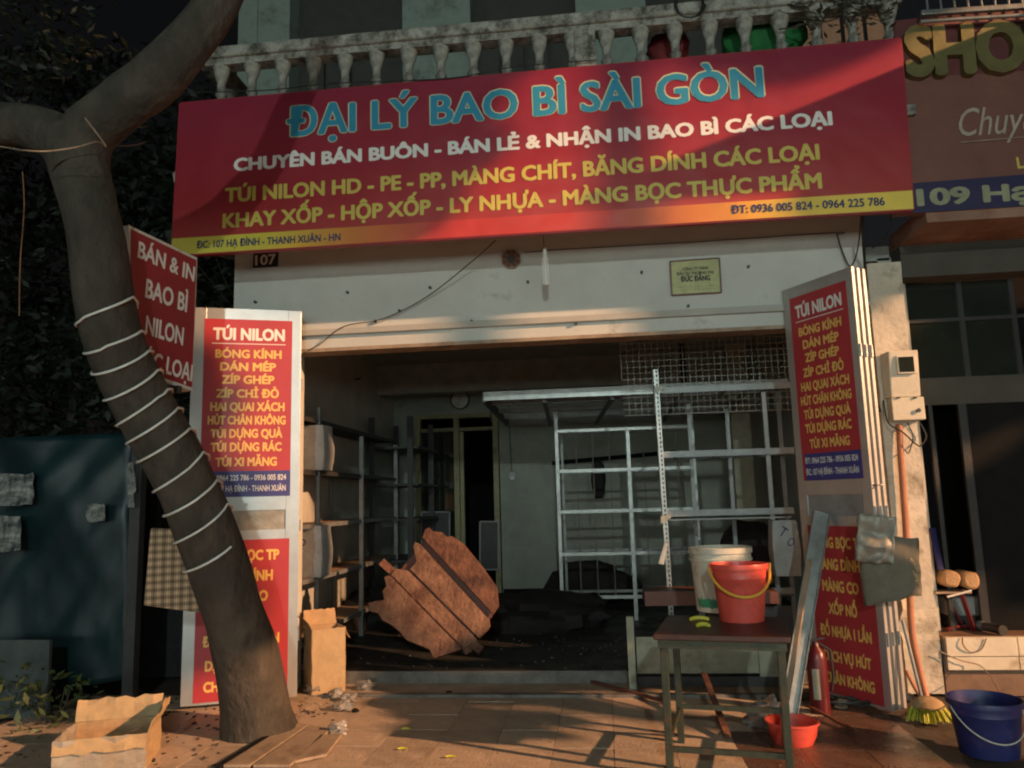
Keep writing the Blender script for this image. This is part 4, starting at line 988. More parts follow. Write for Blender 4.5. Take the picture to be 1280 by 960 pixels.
def patch(a0_, a1_, z0_, z1_, m, nm, ragged=.0):
    mb = MB(); n = 22
    for k in range(n + 1):
        a_ = R(a0_ + (a1_ - a0_) * k / n)
        for z_ in (z0_ + ragged * noise.noise(V((k * .7, 1, 0))), z1_ + ragged * noise.noise(V((k * .9, 5, 0)))):
            rz = r0_ + (r1_ - r0_) * z_ / h2 + .0035
            mb.v.append(base2 + V((math.cos(a_) * rz, math.sin(a_) * rz, z_)))
    for k in range(n): mb.f.append((2 * k, 2 * k + 2, 2 * k + 3, 2 * k + 1))
    mb.build(nm, m, wpail)
patch(200, 262, .03, .085, M['green'], 'printed_band', .03)
mbz = MB()
for k in range(16):
    a_ = R(282 + k * 3.6); rz = r0_ + (r1_ - r0_) * .72 + .006
    c0_ = base2 + V((math.cos(a_) * rz, math.sin(a_) * rz, h2 * .70 + .004 * (k % 3))); t_ = V((-math.sin(a_), math.cos(a_), 0))
    mbz.obox(c0_, t_ * .009, V((math.cos(a_), math.sin(a_), 0)) * .001, Z * (.010 + .005 * (k % 2)))
mbz.build('worn_print', M['blk'], wpail)
# peel on the table
for (px, py, rx), lb in (((874, 775, .055), 'curved greenish yellow peel on the table in front of the white pail'), ((879, 783, .036), 'small yellow peel at the table edge left of the red bucket')):
    c0_ = atz(px, py, .755); mb = MB(); pts_ = [c0_ + V((rx * math.cos(a_), .02 * math.sin(a_ * 1.0) - .01, .012 * math.sin(a_))) for a_ in [math.pi * k / 10 for k in range(11)]]
    mb.tube(pts_, [.002] + [.009 + .004 * math.sin(math.pi * k / 10) for k in range(1, 10)] + [.002], 8); single(mb, 'fruit_peel', M['lemon'], lb, 'peel', smooth=True)
# second table behind
t2 = thing('display_counter', 'low counter with a pale green front and brown top behind the table', 'counter', atz(870, 850, ZF))
Yk = .18
MB().box(at(806, 745, Yk).x, at(890, 745, Yk).x, Yk, Yk + .05, at(850, 757, Yk).z, at(850, 739, Yk).z).build('top_edge', M['brn'], t2)
MB().box(at(806, 745, Yk).x, at(975, 745, Yk).x, Yk + .05, Yk + .5, at(850, 757, Yk).z, at(850, 742, Yk).z).build('top', M['brn'], t2)
MB().box(at(784, 800, Yk - .1).x, at(793, 800, Yk - .1).x, Yk - .1, Yk - .05, .008, at(788, 771, Yk - .1).z).build('side_post', M['pale'], t2)
MB().box(at(796, 820, Yk).x, at(978, 820, Yk).x, Yk + .01, Yk + .04, at(880, 842, Yk).z, at(880, 796, Yk).z).build('front_panel', M['pale'], t2)
MB().box(at(796, 820, Yk).x, at(978, 820, Yk).x, Yk + .0, Yk + .5, .008, at(880, 846, Yk).z).build('base', M['rackd'], t2)
MB().box(at(948, 820, Yk).x, at(978, 820, Yk).x, Yk - .02, Yk + .008, at(960, 845, Yk).z, at(960, 803, Yk).z).build('end_panel', M['pale'], t2)
MB().box(at(930, 770, Yk + .3).x, at(990, 770, Yk + .3).x, Yk + .3, Yk + .33, ZF, at(930, 758, Yk + .3).z).build('back_panel', M['rackd'], t2)

# sticks, basin, bags
def stick(a_, b_, w_, h_, m, name, label, cat): return single(MB().beam(a_, b_, w_, h_), name, M[m], label, cat)
stick(atz(910, 921, .02), at(880, 842, -.35), .04, .02, 'plankB', 'wooden_stick', 'short brown stick leaning under the table towards the counter', 'stick')
stick(atz(1070, 914, .015), atz(1006, 880, .05), .02, .015, 'brn', 'wooden_stick', 'thin brown stick lying on the paving right of the red basin', 'stick')
stick(atz(740, 852, .02), atz(835, 878, .02), .03, .02, 'brn', 'wooden_stick', 'dark stick lying on the paving left of the table', 'stick')
bc = atz(997, 934, 0); dp = (bc - CAMP).dot(CF) / FPX; bc = bc + V((0, .10, 0))
bs = thing('basin', 'shallow bright red plastic basin on the paving beside the table leg', 'basin', bc)
MB().lathe(bc, [(0, .004), (24 * dp, 0), (29 * dp, .05), (31.5 * dp, .115), (33.5 * dp, .118), (33.5 * dp, .128), (31 * dp, .128), (28 * dp, .05), (23 * dp, .01), (0, .01)], 40).build('bowl', M['bred'], bs, smooth=True)
def crumple(c, rad, m, label, seed, name='plastic_bag', cat='plastic bag', n=22, amp=.9, group=None):
    return lump(c, rad, m, name, label, cat, n=n, amp=amp, seed=seed, group=group)
crumple(atz(962, 893, .07), (.10, .09, .09), M['clear'], 'crumpled clear bag under the back of the table', 21)
crumple(atz(945, 900, .04), (.08, .07, .05), M['clear'], 'small crumpled clear wrapper beside the red basin', 24)
# leaning metal plank
pk = thing('leaning_plank', 'long grey metal plank leaning against the posters of the right door', 'plank', atz(983, 898, 0))
b0 = atz(984, 897, .0); t0 = hit(1027, 640, PR.P(.35, 0, .05), PR.n); 
print('plank', b0, t0, (t0 - b0).length)
ax = (t0 - b0).normalized(); sd = CR - ax * CR.dot(ax); sd.normalize(); dn = ax.cross(sd)
MB().obox(b0 - sd * .055, sd * .11, dn * .006, t0 - b0).build('face', M['steel'], pk)
MB().obox(b0 + sd * .056, sd * .004, -dn * .025, t0 - b0).build('flange', M['steel'], pk)
MB().obox(b0 - sd * .060, sd * .004, -dn * .025, t0 - b0).build('flange', M['steel'], pk)
stick(atz(975, 925, 0), at(1012, 700, -.55), .03, .02, 'board', 'wooden_stick', 'pale thin lath standing along the edge of the leaning metal plank', 'stick')
# red cylinder
cb = atz(1030, 895, 0); cb = cb + V((0, .08, 0)); dp = (cb - CAMP).dot(CF) / FPX
rc = thing('fire_extinguisher', 'dark red cylinder with a pale label standing at the foot of the right door', 'fire extinguisher', cb)
M['dred'] = mat('dark_red_enamel', (.10, .010, .014), .35, var=.15, bump=.02)
MB().lathe(cb, [(0, 0), (.062, 0), (.066, .02), (.066, .36), (.055, .41), (.025, .44), (.02, .47), (0, .47)], 28).build('body', M['dred'], rc, smooth=True)
mb = MB()
for k in range(9):
    a_ = R(225 + k * 5); 
    for z_ in (.10, .30): mb.v.append(cb + V((.0675 * math.cos(a_), .0675 * math.sin(a_), z_)))
for k in range(8): mb.f.append((2 * k, 2 * k + 2, 2 * k + 3, 2 * k + 1))
mb.build('label_sticker', M['pale'], rc)
MB().beam(cb + V((-.03, 0, .48)), cb + V((.06, -.02, .50)), .02, .012).build('lever', M['rackd'], rc)
MB().tube([cb + V((.02, -.01, .46)), cb + V((.09, -.03, .42)), cb + V((.095, -.03, .25)), cb + V((.08, -.02, .15))], .009, 8).build('hose', M['cable'], rc, smooth=True)
# tangle of cable & shoe-like things at the door foot
pts_ = []
for k in range(60):
    a_ = k * .55; c0_ = atz(1062, 880, .03); pts_.append(c0_ + V((.16 * math.cos(a_) + .05 * math.sin(k * .3), .07 * math.sin(a_), .03 * abs(math.sin(k * .9)))))
single(MB().tube(pts_, .007, 5), 'cable_tangle', M['cable'], 'tangled black cable lying below the right door posters', 'cable', smooth=True)
lump(atz(1052, 880, .03), (.05, .03, .035), M['board'], 'sandal', 'small pale crumpled object inside the cable tangle', 'rubbish', seed=31)
# foil sheet and cloth on the right leaf
def sheet(pts_px, nU, nV, m, name, label, cat, lift=.03, amp=.02, pl=PR, sub=None):
    """bilinear sheet between four pixels on the leaf plane, crumpled"""
    q_ = [hit(a_, b_, pl.A + pl.n * lift, pl.n) for a_, b_ in pts_px]
    mb = MB()
    for i in range(nU + 1):
        for j in range(nV + 1):
            u_, v_ = i / nU, j / nV; p_ = q_[0].lerp(q_[1], u_).lerp(q_[3].lerp(q_[2], u_), v_)
            e_ = .012 * noise.noise(V((u_ * 5, v_ * 5, lift * 50)))
            mb.v.append(p_ + pl.n * amp * noise.noise(V((u_ * 4, v_ * 5, lift * 90))) + pl.ex * e_ + Z * e_)
    for i in range(nU):
        for j in range(nV): mb.f.append((i * (nV + 1) + j, (i + 1) * (nV + 1) + j, (i + 1) * (nV + 1) + j + 1, i * (nV + 1) + j + 1))
    return single(mb, name, m, label, cat, smooth=True, solid=.003)
# cloth drapes over the leaf's near edge: built facing the camera just in front of the leaf edges
PC = Plane(PR.P(PR.w - .35, 0, .05), PR.P(PR.w + .01, 0, -.02) + V((.12, -.03, 0)))
PC = Plane(V((RB.x - .3, RB.y + .10, 0)), V((RB.x + .25, RB.y - .07, 0)))
def camsheet(poly, m, name, label, cat, Yf, amp=.02, th=.004):
    mb = MB(); n = 14
    q_ = poly
    for i in range(n + 1):
        for j in range(n + 1):
            u_, v_ = i / n, j / n
            a_ = V((q_[0][0], q_[0][1])).lerp(V(q_[1]), u_); b_ = V(q_[3]).lerp(V(q_[2]), u_); c0_ = a_.lerp(b_, v_)
            c0_ += V((3 * noise.noise(V((u_ * 3, v_ * 4, 2))), 3 * noise.noise(V((u_ * 3, v_ * 4, 7)))))
            y_ = Yf(u_) + amp * noise.noise(V((u_ * 4, v_ * 4, 1)))
            mb.v.append(at(c0_.x, c0_.y, y_))
    for i in range(n):
        for j in range(n): mb.f.append((i * (n + 1) + j, (i + 1) * (n + 1) + j, (i + 1) * (n + 1) + j + 1, i * (n + 1) + j + 1))
    return single(mb, name, m, label, cat, smooth=True, solid=th)
yb = RB.y
camsheet([(1070, 668), (1148, 672), (1152, 745), (1080, 758)], M['cloth'], 'hanging_cloth', 'dull grey brown cloth hung over the edges of the right door stack', 'cloth', lambda u: yb - .03 - .07 * math.sin(u * 3.1))
camsheet([(1073, 642), (1120, 646), (1116, 706), (1068, 700)], M['foil'], 'foil_sheet', 'crumpled silvery foil bag hanging above the cloth on the right door', 'foil bag', lambda u: yb - .13 - .02 * u, amp=.05)
camsheet([(1138, 697), (1150, 710), (1149, 735), (1134, 712)], M['cartonp'], 'cardboard_scrap', 'small bright cardboard scrap between the cloth and the pillar', 'cardboard', lambda u: yb - .05)
# broom
bm = thing('broom', 'worn yellow green broom standing by the foot of the right pillar', 'broom', atz(1167, 903, 0))
h0 = atz(1152, 872, .13); h1 = at(1128, 775, h0.y + .08)
MB().tube([h0, h1], .011, 10).build('handle', M['rackg'], bm, smooth=True)
hc = atz(1160, 885, .08)
MB().lathe(V((hc.x, hc.y, .10)), [(0, .05), (.05, .045), (.09, .02), (.105, 0), (.1, -.01), (0, -.01)], 20).build('head', M['cartonp'], bm, smooth=True)
mb = MB()
for k in range(170):
    a_ = random.uniform(0, 6.28); r_ = random.uniform(.02, .1); c0_ = V((hc.x + r_ * math.cos(a_), hc.y + r_ * .5 * math.sin(a_), .10))
    e_ = V((hc.x + .01 + r_ * 1.6 * math.cos(a_), hc.y + r_ * 1.1 * math.sin(a_), random.uniform(0, .012))); mb.tube([c0_, (c0_ + e_) / 2 + V((random.uniform(-.004, .004), 0, .005)), e_], .005, 4, caps=False)
mb.build('bristles', M['bristle'], bm, kind='stuff')
# blue bucket
bb = atz(1250, 950, 0); dp = (bb - CAMP).dot(CF) / FPX; bb = bb + V((0, .12, 0)); bb.z = 0
blu = pail('bucket', 'blue plastic bucket with a wire handle on the ground at the lower right', bb, 34 * dp, 43 * dp, 68 * dp, M['bblue'])
r1 = 43 * dp; hh = 68 * dp
MB().tube([bb + V((-r1 * math.cos(a_), -math.sin(a_) * (r1 + .01), hh - .03 - math.sin(a_) * .17)) for a_ in [math.pi * k / 20 for k in range(21)]], .004, 6).build('handle', M['white'], blu, smooth=True)

# ================================================================== NEIGHBOUR HOUSE
nb = thing('neighbour_house', 'dim neighbouring shop number 109 with a dark glazed front at the right edge', 'building', (XPI + 2, 0, 0))
NX1 = XPI + 5
MB().box(XPI + .01, NX1, -.55, .2, at(1200, 300, 0).z - .02, at(1200, 300, 0).z + .12).build('soffit', M['nsoff'], nb)
zn = at(1200, 300, 0).z - .02; zh = at(1200, 343, 0).z
MB().box(XPI + .01, NX1, .0, .2, zh, zn).build('lintel', M['nwall'], nb)
MB().beam((XPI + .01, -.005, at(1200, 313, 0).z), (NX1, -.005, at(1200, 313, 0).z), .01, .008).build('lintel_groove', M['nfr'], nb)
MB().box(XPI, NX1, .9, 1.0, .0, zh + .3).build('rear_wall', M['dark'], nb)
MB().box(NX1 - .1, NX1, .2, .9, .3, zh).build('side_wall', M['dark'], nb)
MB().box(XPI, XPI + .04, .2, 1.0, .3, zh).build('side_wall', M['dark'], nb)
for (a_, b_, c1_, d_, w_) in ((1135, 400, 1280, 396, .03), (1155, 490, 1280, 484, .22)):
    p1, p2 = at(a_, b_, .2), at(c1_, d_, .2); z_ = (p1.z + p2.z) / 2
    MB().box(XPI + .05, NX1 - .12, .21, .25, z_ - w_ / 2, z_ + w_ / 2).build('glazing_bar', M['nfr'] if w_ < .1 else M['nwall'], nb)
for a_, y0, y1 in ((1206, 352, 478), (1272, 345, 478)):
    x_ = at(a_, 420, .2).x; MB().box(x_ - .02, x_ + .02, .212, .248, at(a_, y1, .2).z, zh).build('glazing_bar', M['nfr'], nb)
for a_, w_ in ((1214, .06), (1173, .03)):
    x_ = at(a_, 600, .2).x; MB().box(x_ - w_ / 2, x_ + w_ / 2, .212, .248, .33, at(a_, 502, .2).z).build('door_frame', M['nfr'], nb)
MB().box(at(1218, 600, .23).x, NX1 - .12, .235, .245, .33, at(1240, 502, .2).z).build('door_panel', M['dark'], nb)
# panes: dark glass in the upper lights
xs_ = [XPI + .05, at(1206, 420, .2).x - .02, at(1206, 420, .2).x + .02, at(1272, 420, .2).x - .02]
for i in (0, 2): MB().box(xs_[i], xs_[i + 1], .228, .232, at(1200, 482, .2).z, zh).build('pane', M['glassd'], nb)
# steps
zs1 = at(1220, 797, -.05).z; zs0 = at(1220, 838, -.05).z; zsm = at(1220, 821, -.05).z
print('step', zs0, zs1)
MB().box(XPI + .02, NX1, -.0, 1.2, -.02, zs1 - .01).build('entrance_floor', M['nfloor'], nb)
tx = XPI + .03; k = 0
while tx < NX1 - .5:
    MB().box(tx + .003, tx + .497, -.05, -.001, zsm + .003, zs1).build('step_tile', M['ntile'], nb, bevel=.002)
    MB().box(tx + .003, tx + .497, -.042, -.001, zs0, zsm - .003).build('step_tile', M['ntile'], nb, bevel=.002)
    tx += .5
MB().box(XPI + .03, NX1, -.001, .9, zs1 - .009, zs1 + .002).build('sill_slab', M['nfloor'], nb)
# objects on the neighbour's step
zS = zs1 + .003
st_ = thing('folding_stool', 'small folding stool with a white seat board and red legs on the neighbouring step', 'stool', atz(1205, 790, zS))
Yt = .12
q0, q1 = at(1170, 741, Yt), at(1214, 735, Yt)
MB().box(q0.x - .0, q1.x, Yt, Yt + .22, at(1190, 740, Yt).z - .012, at(1190, 740, Yt).z).build('seat', M['board'], st_)
MB().beam(at(1184, 746, Yt - .02), at(1214, 738, Yt - .02), .02, .012).build('edge_bar', M['white'], st_)
MB().beam(at(1201, 741, Yt), atz(1218, 789, zS), .03, .018).build('leg', M['dred'], st_)
MB().beam(at(1180, 741, Yt + .2), V((atz(1218, 789, zS).x - .02, Yt + .22, zS)), .03, .018).build('leg', M['dred'], st_)
for (px, py), lb in (((1181, 722), 'left pale brown bundle lying on the small stool'), ((1205, 724), 'right pale brown bundle lying on the small stool')):
    c0_ = at(px, py, Yt + .1); mb = MB().tube([c0_ + V((.0, -.13, .0)), c0_ + V((0, -.11, 0)), c0_, c0_ + V((.0, .12, .0))], [.05, .068, .07, .06], 14, jit=.3)
    single(mb, 'bread_bundle', M['bread'], lb, 'bundle', 'bundles on the stool', smooth=True)
c0_ = at(1208, 756, .35); cn = thing('storage_box', 'pale translucent box behind the red stool leg', 'box', V((c0_.x, .35, zS)))
MB().box(at(1184, 756, .35).x, at(1233, 756, .35).x, .35, .55, at(1208, 770, .35).z, at(1208, 746, .35).z).build('box', M['bag'], cn, bevel=.015)
MB().box(at(1186, 756, .35).x, at(1231, 756, .35).x, .37, .53, zS, at(1208, 770, .35).z - .001).build('stand', M['rackd'], cn)
kp = atz(1222, 781, zS + .04); kq = atz(1254, 788, zS + .04)
fl = thing('flashlight', 'black tube-shaped tool lying on the neighbouring step', 'tool', kp)
MB().tube([kp, kp.lerp(kq, .8)], .034, 14).build('barrel', M['rackd'], fl, smooth=True); MB().tube([kp.lerp(kq, .81), kq], .037, 14).build('cap', M['cable'], fl, smooth=True)
MB().tube([kp.lerp(kq, .12), kp.lerp(kq, .3)], .0348, 14).build('band', M['rackg'], fl, smooth=True)
wire([atz(1184, 787, zS + .02), atz(1200, 783, zS + .02), atz(1215, 784, zS + .02)], .016, 'red_tool', 'short dark red tool lying beside the black tube', m='dred', cat='tool', n=8)
wire([at(1203, 797, -.06), at(1204, 806, -.07), at(1213, 815, -.06), at(1226, 812, -.06), at(1233, 798, -.06)], .004, 'wire', 'thin wire drooping over the white tiles of the step', m='brn')
wire([at(1176, 815, -.06), at(1200, 825, -.07), at(1225, 832, -.1), at(1240, 848, -.3), atz(1251, 868, .27)], .004, 'wire', 'pale thin wire running from the step to the blue bucket', m='board')
# chair behind
ch = thing('armchair', 'dark high-backed chair standing inside the neighbouring shop', 'chair', V((at(1260, 740, .5).x, .5, zS)))
xA = at(1226, 700, .45).x; xB = xA + .62; zt_ = at(1240, 683, .45).z
mb = MB(); mb.prism([(xA + .04, .45, zS + .05), (xB, .45, zS + .05), (xB, .45, zt_ - .04), (xB - .1, .45, zt_), (xA + .15, .45, zt_ + .01), (xA, .45, zt_ - .05)], (0, .1, 0)); mb.build('backrest', M['glassd'], ch, bevel=.02)
MB().box(xA + .05, xB, .551, .85, zS + .3, zS + .38).build('seat', M['rackd'], ch)
for x_ in (xA + .08, xB - .05): MB().box(x_ - .02, x_ + .02, .8, .84, zS, zS + .3).build('leg', M['rackd'], ch)
MB().tube([at(1275, 690, .43), at(1277, 720, .42), at(1276, 760, .43)], .012, 8).build('trim', M['steel'], ch, smooth=True)
# lilac broom handle / blue rag in the dark gap
single(MB().beam(at(1165, 660, .15), at(1176, 712, .12), .05, .02), 'folded_umbrella', M['bblue'], 'dim blue folded umbrella in the gap beside the pillar', 'umbrella')
# neighbour's sign
NSY = -.56
PN = V((0, NSY, 0))
n4_ = [at(1118, 268, NSY), at(1560, 240, NSY), at(1560, -20, NSY), at(1118, 26, NSY)]
ns = thing('neighbour_sign', 'brown neighbouring signboard with large SHOP letters and a navy 109 strip', 'sign', (n4_[0] + n4_[1]) / 2)
MB().prism(n4_, (0, .06, 0)).build('sign_board', M['nsign'], ns)
up_ = [at(1118, 99, NSY), at(1560, 70, NSY), at(1560, -20, NSY), at(1118, 26, NSY)]
MB().prism([p_ + V((0, -.003, 0)) for p_ in up_], (0, .002, 0)).build('header_strip', mat('header_print', (.13, .03, .03), .6), ns)
nv = [at(1118, 268, NSY), at(1560, 240, NSY), at(1560, 196, NSY), at(1118, 231, NSY)]
MB().prism([p_ + V((0, -.003, 0)) for p_ in nv], (0, .002, 0)).build('footer_strip', M['navy'], ns)
text_px('SHOP', (1129, 101), (1281, 93), 62, PN, N0, M['gold3'], ns, bold=.06, extr=.06, off=.03, ref='SHO')
text_px('Chuyên', (1199, 171), (1281, 166), 34, PN, N0, mat('cream_script', (.42, .36, .28), .5), ns, bold=.0, extr=.01, off=.008, ref='Chuy', shear=.35)
MB().beam(at(1201, 178, NSY - .01), at(1300, 170, NSY - .01), .008, .008).build('underline', M['board'], ns)
text_px('109 Hạ Đình', (1146, 258), (1291, 250), 21, PN, N0, mat('cream_lettering', (.30, .31, .19), .5), ns, bold=.045, off=.006, ref='109 Hạ')
text_px('L', (1272, 211), (1281, 210), 14, PN, N0, M['yel2'], ns, bold=.03)
# steel rail and bars above the neighbour's sign
nr = thing('balcony_railing', 'steel handrail with thin bars above the neighbouring sign', 'railing', at(1200, 24, -.66))
a_, b_ = at(1151, 17, -.66), at(1500, -6, -.66)
MB().beam(a_, b_, .04, .04).build('rail', M['steel'], nr, bevel=.006)
a2, b2_ = at(1150, 27, -.67), at(1500, 5, -.67); MB().tube([a2, b2_], .016, 10).build('rail', M['steel'], nr, smooth=True)
for px in range(1160, 1300, 17):
    p_ = at(px, 14, -.62); MB().tube([p_, p_ + V((0, 0, .9))], .008, 6).build('bar', M['rackg'], nr, smooth=True)
# assumed unseen awning slab, added and sized to throw slanting shade over the sign
sl = thing('assumed_awning_slab', 'assumed thin projecting awning above the neighbouring shop, unseen, added to shade the sign', 'awning', (XPI + 2, -.8, 4.8))
AX = .0
_S = at(725, 258, SGY); _t = (5.1 - _S.z) / (SODIUM.z - _S.z); _C = _S.lerp(SODIUM, _t)
print('awning corner', _C)
MB().box(_C.x, XPI + 5, _C.y, -.5, 5.1, 5.16).build('slab', M['nwall'], sl)

# ================================================================== LEFT SIDE
# teal tarpaulin fence
tp = thing('tarpaulin_fence', 'dark teal tarpaulin sheet stretched across the lot left of the tree', 'tarpaulin', (at(80, 800, -.3).x, -.3, 0))
q_ = [(-260, 900), (163, 850), (165, 540), (-260, 560)]
mb = MB(); n = 40
for i in range(n + 1):
    for j in range(n + 1):
        u_, v_ = i / n, j / n; a_ = V(q_[0]).lerp(V(q_[1]), u_); b_ = V(q_[3]).lerp(V(q_[2]), u_); c_2 = a_.lerp(b_, v_)
        p_ = at(c_2.x, c_2.y, -.3)
        f_ = noise.noise(V((p_.x * 1.8 + p_.z * .9, p_.z * .5, 3))) * .11 + noise.noise(V((p_.x * 3.4 - p_.z * 2.6, p_.z * .9, 8))) * .05 + .018 * noise.noise(V((p_.x * 11 + p_.z * 5, p_.z * 3, 8)))
        mb.v.append(p_ + V((0, f_, 0)))
for i in range(n):
    for j in range(n): mb.f.append((i * (n + 1) + j, (i + 1) * (n + 1) + j, (i + 1) * (n + 1) + j + 1, i * (n + 1) + j + 1))
mb.build('sheet', M['tarp'], tp, smooth=True, solid=.004)
p_ = at(171, 700, -.3); MB().box(p_.x - .045, p_.x + .045, -.36, -.28, 0, at(171, 500, -.3).z).build('post', M['rackd'], tp)
for k_, (a_, b_, c1_, d_) in enumerate(((-30, 592, 41, 632), (-30, 645, 26, 690), (108, 630, 130, 652), (160, 580, 168, 634))):
    mb = MB(); q2_ = [at(a_, d_, -.43), at(c1_, d_ - 2, -.43), at(c1_, b_, -.43), at(a_, b_ + 1, -.43)]; n = 8
    edge = []
    for s_ in range(4):
        p1, p2 = q2_[s_], q2_[(s_ + 1) % 4]
        for j in range(n): t_ = j / n; pt = p1.lerp(p2, t_); edge.append(pt + V((noise.noise(pt * 18), 0, noise.noise(pt * 18 + V((5, 5, 5))))) * .022)
    mb.prism(edge, (0, .003, 0))
    single(mb, 'torn_notice', M['paper'], ['torn white notice, upper of two at the left edge of the tarpaulin', 'torn white notice, lower of two at the left edge of the tarpaulin', 'small ragged white scrap stuck low in the middle of the tarpaulin', 'narrow upright white paper strip near the tarpaulin post'][k_], 'notice')
# grey boards under tarp
for (a_, b_, c1_, d_), lb in (((0, 800, 62, 842), 'dim pale blue panel standing low at the left edge'),):
    q2_ = [at(a_ - 60, d_, -.75), at(c1_, d_, -.75), at(c1_, b_, -.75), at(a_ - 60, b_, -.75)]
    for z_ in q2_[:2]: z_.z = .0
    single(MB().prism(q2_, (0, .03, 0)), 'panel_board', mat('dim_blue_panel', (.07, .09, .09), .6, var=.6, scale=4), lb, 'board')
# plaid board
pb = thing('plaid_cushion', 'brown plaid cushion board wedged between the tree and the left door leaf', 'cushion', at(210, 760, -1.0))
q2_ = [at(179, 757, -1.3), at(262, 768, -1.1), at(262, 664, -1.1), at(188, 660, -1.3)]
MB().prism(q2_, (0, .035, 0)).build('pad', M['plaid'], pb, bevel=.008)
MB().beam(q2_[1].lerp(q2_[2], .5) + V((-.1, .05, 0)), V((q2_[1].x, -.3, q2_[1].z)), .04, .04).build('brace', M['rackd'], pb)
# dark block behind the leaf left
# open cartons
def cpanel(o, a, b, th, crump, seed, top=0):
    """a sheet of board: grid from o along a and b, bent a little, thickness th"""
    mb = MB(); n = 9; nn = V(a).cross(V(b)).normalized()
    for w_ in (0, 1):
        for i in range(n + 1):
            for j in range(n + 1):
                p_ = V(o) + V(a) * (i / n) + V(b) * (j / n)
                e_ = crump * noise.noise(p_ * 7 + V((seed, 0, 0))) * (1.2 * j / n) + crump * .3 * noise.noise(p_ * 22)
                if j == n and top: p_ += V(b).normalized() * top * noise.noise(V((i * .9, seed, 2)))
                mb.v.append(p_ + nn * (e_ + (w_ - .5) * th))
    m_ = (n + 1) ** 2; I = lambda w_, i, j: w_ * m_ + i * (n + 1) + j
    for i in range(n):
        for j in range(n):
            mb.f.append((I(0, i, j), I(0, i, j + 1), I(0, i + 1, j + 1), I(0, i + 1, j))); mb.f.append((I(1, i, j), I(1, i + 1, j), I(1, i + 1, j + 1), I(1, i, j + 1)))
        mb.f += [(I(0, i, 0), I(0, i + 1, 0), I(1, i + 1, 0), I(1, i, 0)), (I(0, i + 1, n), I(0, i, n), I(1, i, n), I(1, i + 1, n)), (I(0, 0, i + 1), I(0, 0, i), I(1, 0, i), I(1, 0, i + 1)), (I(0, n, i), I(0, n, i + 1), I(1, n, i + 1), I(1, n, i))]
    return mb
def carton(name, label, c, w_, d_, h_, rz, flaps, mats, inner='carton', cr=.012):
    t = thing(name, label, 'cardboard box', c, rz)
    X = V((math.cos(rz), math.sin(rz), 0)); Yv = V((-math.sin(rz), math.cos(rz), 0)); c = V(c); th = .006
    o_ = c - X * w_ / 2 - Yv * d_ / 2
    cpanel(o_, X * w_, Z * h_, th, cr, 1, cr * .5).build('side_panel', M[mats[0]], t)
    cpanel(o_ + Yv * d_, X * w_, Z * h_, th, cr, 2, cr * .5).build('side_panel', M[mats[1]], t)
    cpanel(o_, Yv * d_, Z * h_, th, cr, 3, cr * .5).build('side_panel', M[mats[2]], t)
    cpanel(o_ + X * w_, Yv * d_, Z * h_, th, cr, 4, cr * .5).build('side_panel', M[mats[3]], t)
    MB().obox(o_ + X * th + Yv * th, X * (w_ - 2 * th), Yv * (d_ - 2 * th), Z * th).build('bottom', M[inner], t)
    for side, ang, ln in flaps:
        if side == 'f': p_, a_, out = o_ + Z * h_, X * w_, -Yv
        if side == 'b': p_, a_, out = o_ + Yv * d_ + Z * h_, X * w_, Yv
        if side == 'l': p_, a_, out = o_ + Z * h_, Yv * d_, -X
        if side == 'r': p_, a_, out = o_ + X * w_ + Z * h_, Yv * d_, X
        dr = out * math.cos(R(ang)) + Z * math.sin(R(ang)); nn = a_.normalized().cross(dr) * .005
        mb = cpanel(p_ + Z * .001, a_, dr * ln, .004, cr * 1.5, ord(side), cr); mb.build('flap', M[mats[4]], t)
    return t
cz = atz(407, 858, 0); cc_ = V((cz.x + .04, .09, .006))
cw = (at(432, 800, cc_.y) - at(403, 800, cc_.y)).length
bx2 = carton('open_carton', 'tall open cardboard carton standing beside the left door leaf', cc_, .27, .25, .50, R(36), [('b', 70, .13), ('l', 55, .12), ('r', -65, .10)], ['cartonp', 'carton', 'carton', 'cartonp', 'carton'])  # lamp-facing sides in paler board, the others darker: light put into the colour
cz = atz(140, 965, 0)
carton('open_carton', 'torn open cardboard carton lying at the lower left by the tree', V((cz.x - .13, cz.y + .16, 0)), .50, .42, .20, R(20), [('b', 68, .13), ('r', 60, .12), ('f', -78, .08)], ['cartong', 'carton', 'cartong', 'cartonp', 'cartonp'], cr=.022)
# small plant
pl_ = thing('potted_shrub', 'low dark leafy plant behind the torn carton at the lower left', 'plant', atz(60, 905, 0))
c0_ = atz(62, 905, 0)
for k in range(7): MB().tube([c0_ + V((random.uniform(-.1, .1), random.uniform(-.1, .1), 0)), c0_ + V((random.uniform(-.25, .25), random.uniform(-.15, .15), random.uniform(.15, .32)))], .005, 5).build('stem', M['bark'], pl_)
mb = crown_leaves(MB(), c0_ + V((0, 0, .2)), (.36, .2, .16), 60, .045, 5); mb.build('leaves', mat('shrub_leaf', (.06, .09, .03), .5, var=.5), pl_)
# boards on the ground, lower left
for k_, (q3, lb) in enumerate((([(279, 960), (367, 905), (385, 909), (312, 960)], 'pale board lying flat at the kerb, nearest the tree'), ([(316, 960), (388, 909), (414, 914), (362, 960)], 'pale board lying flat between two others by the tree'), ([(368, 955), (400, 922), (428, 920), (408, 946)], 'short pale board lying flat, farthest from the tree'))):
    z_ = .012; p3 = [atz(a_, b_, z_) for a_, b_ in q3]
    single(MB().prism(p3, (0, 0, .018)), 'wooden_board', M['board'], lb, 'board', 'boards lying by the tree', bevel=.003)
mb = MB().beam(atz(272, 962, .01), atz(365, 905, .01), .03, .05); mb.build('kerb', M['dark'], kind='structure')
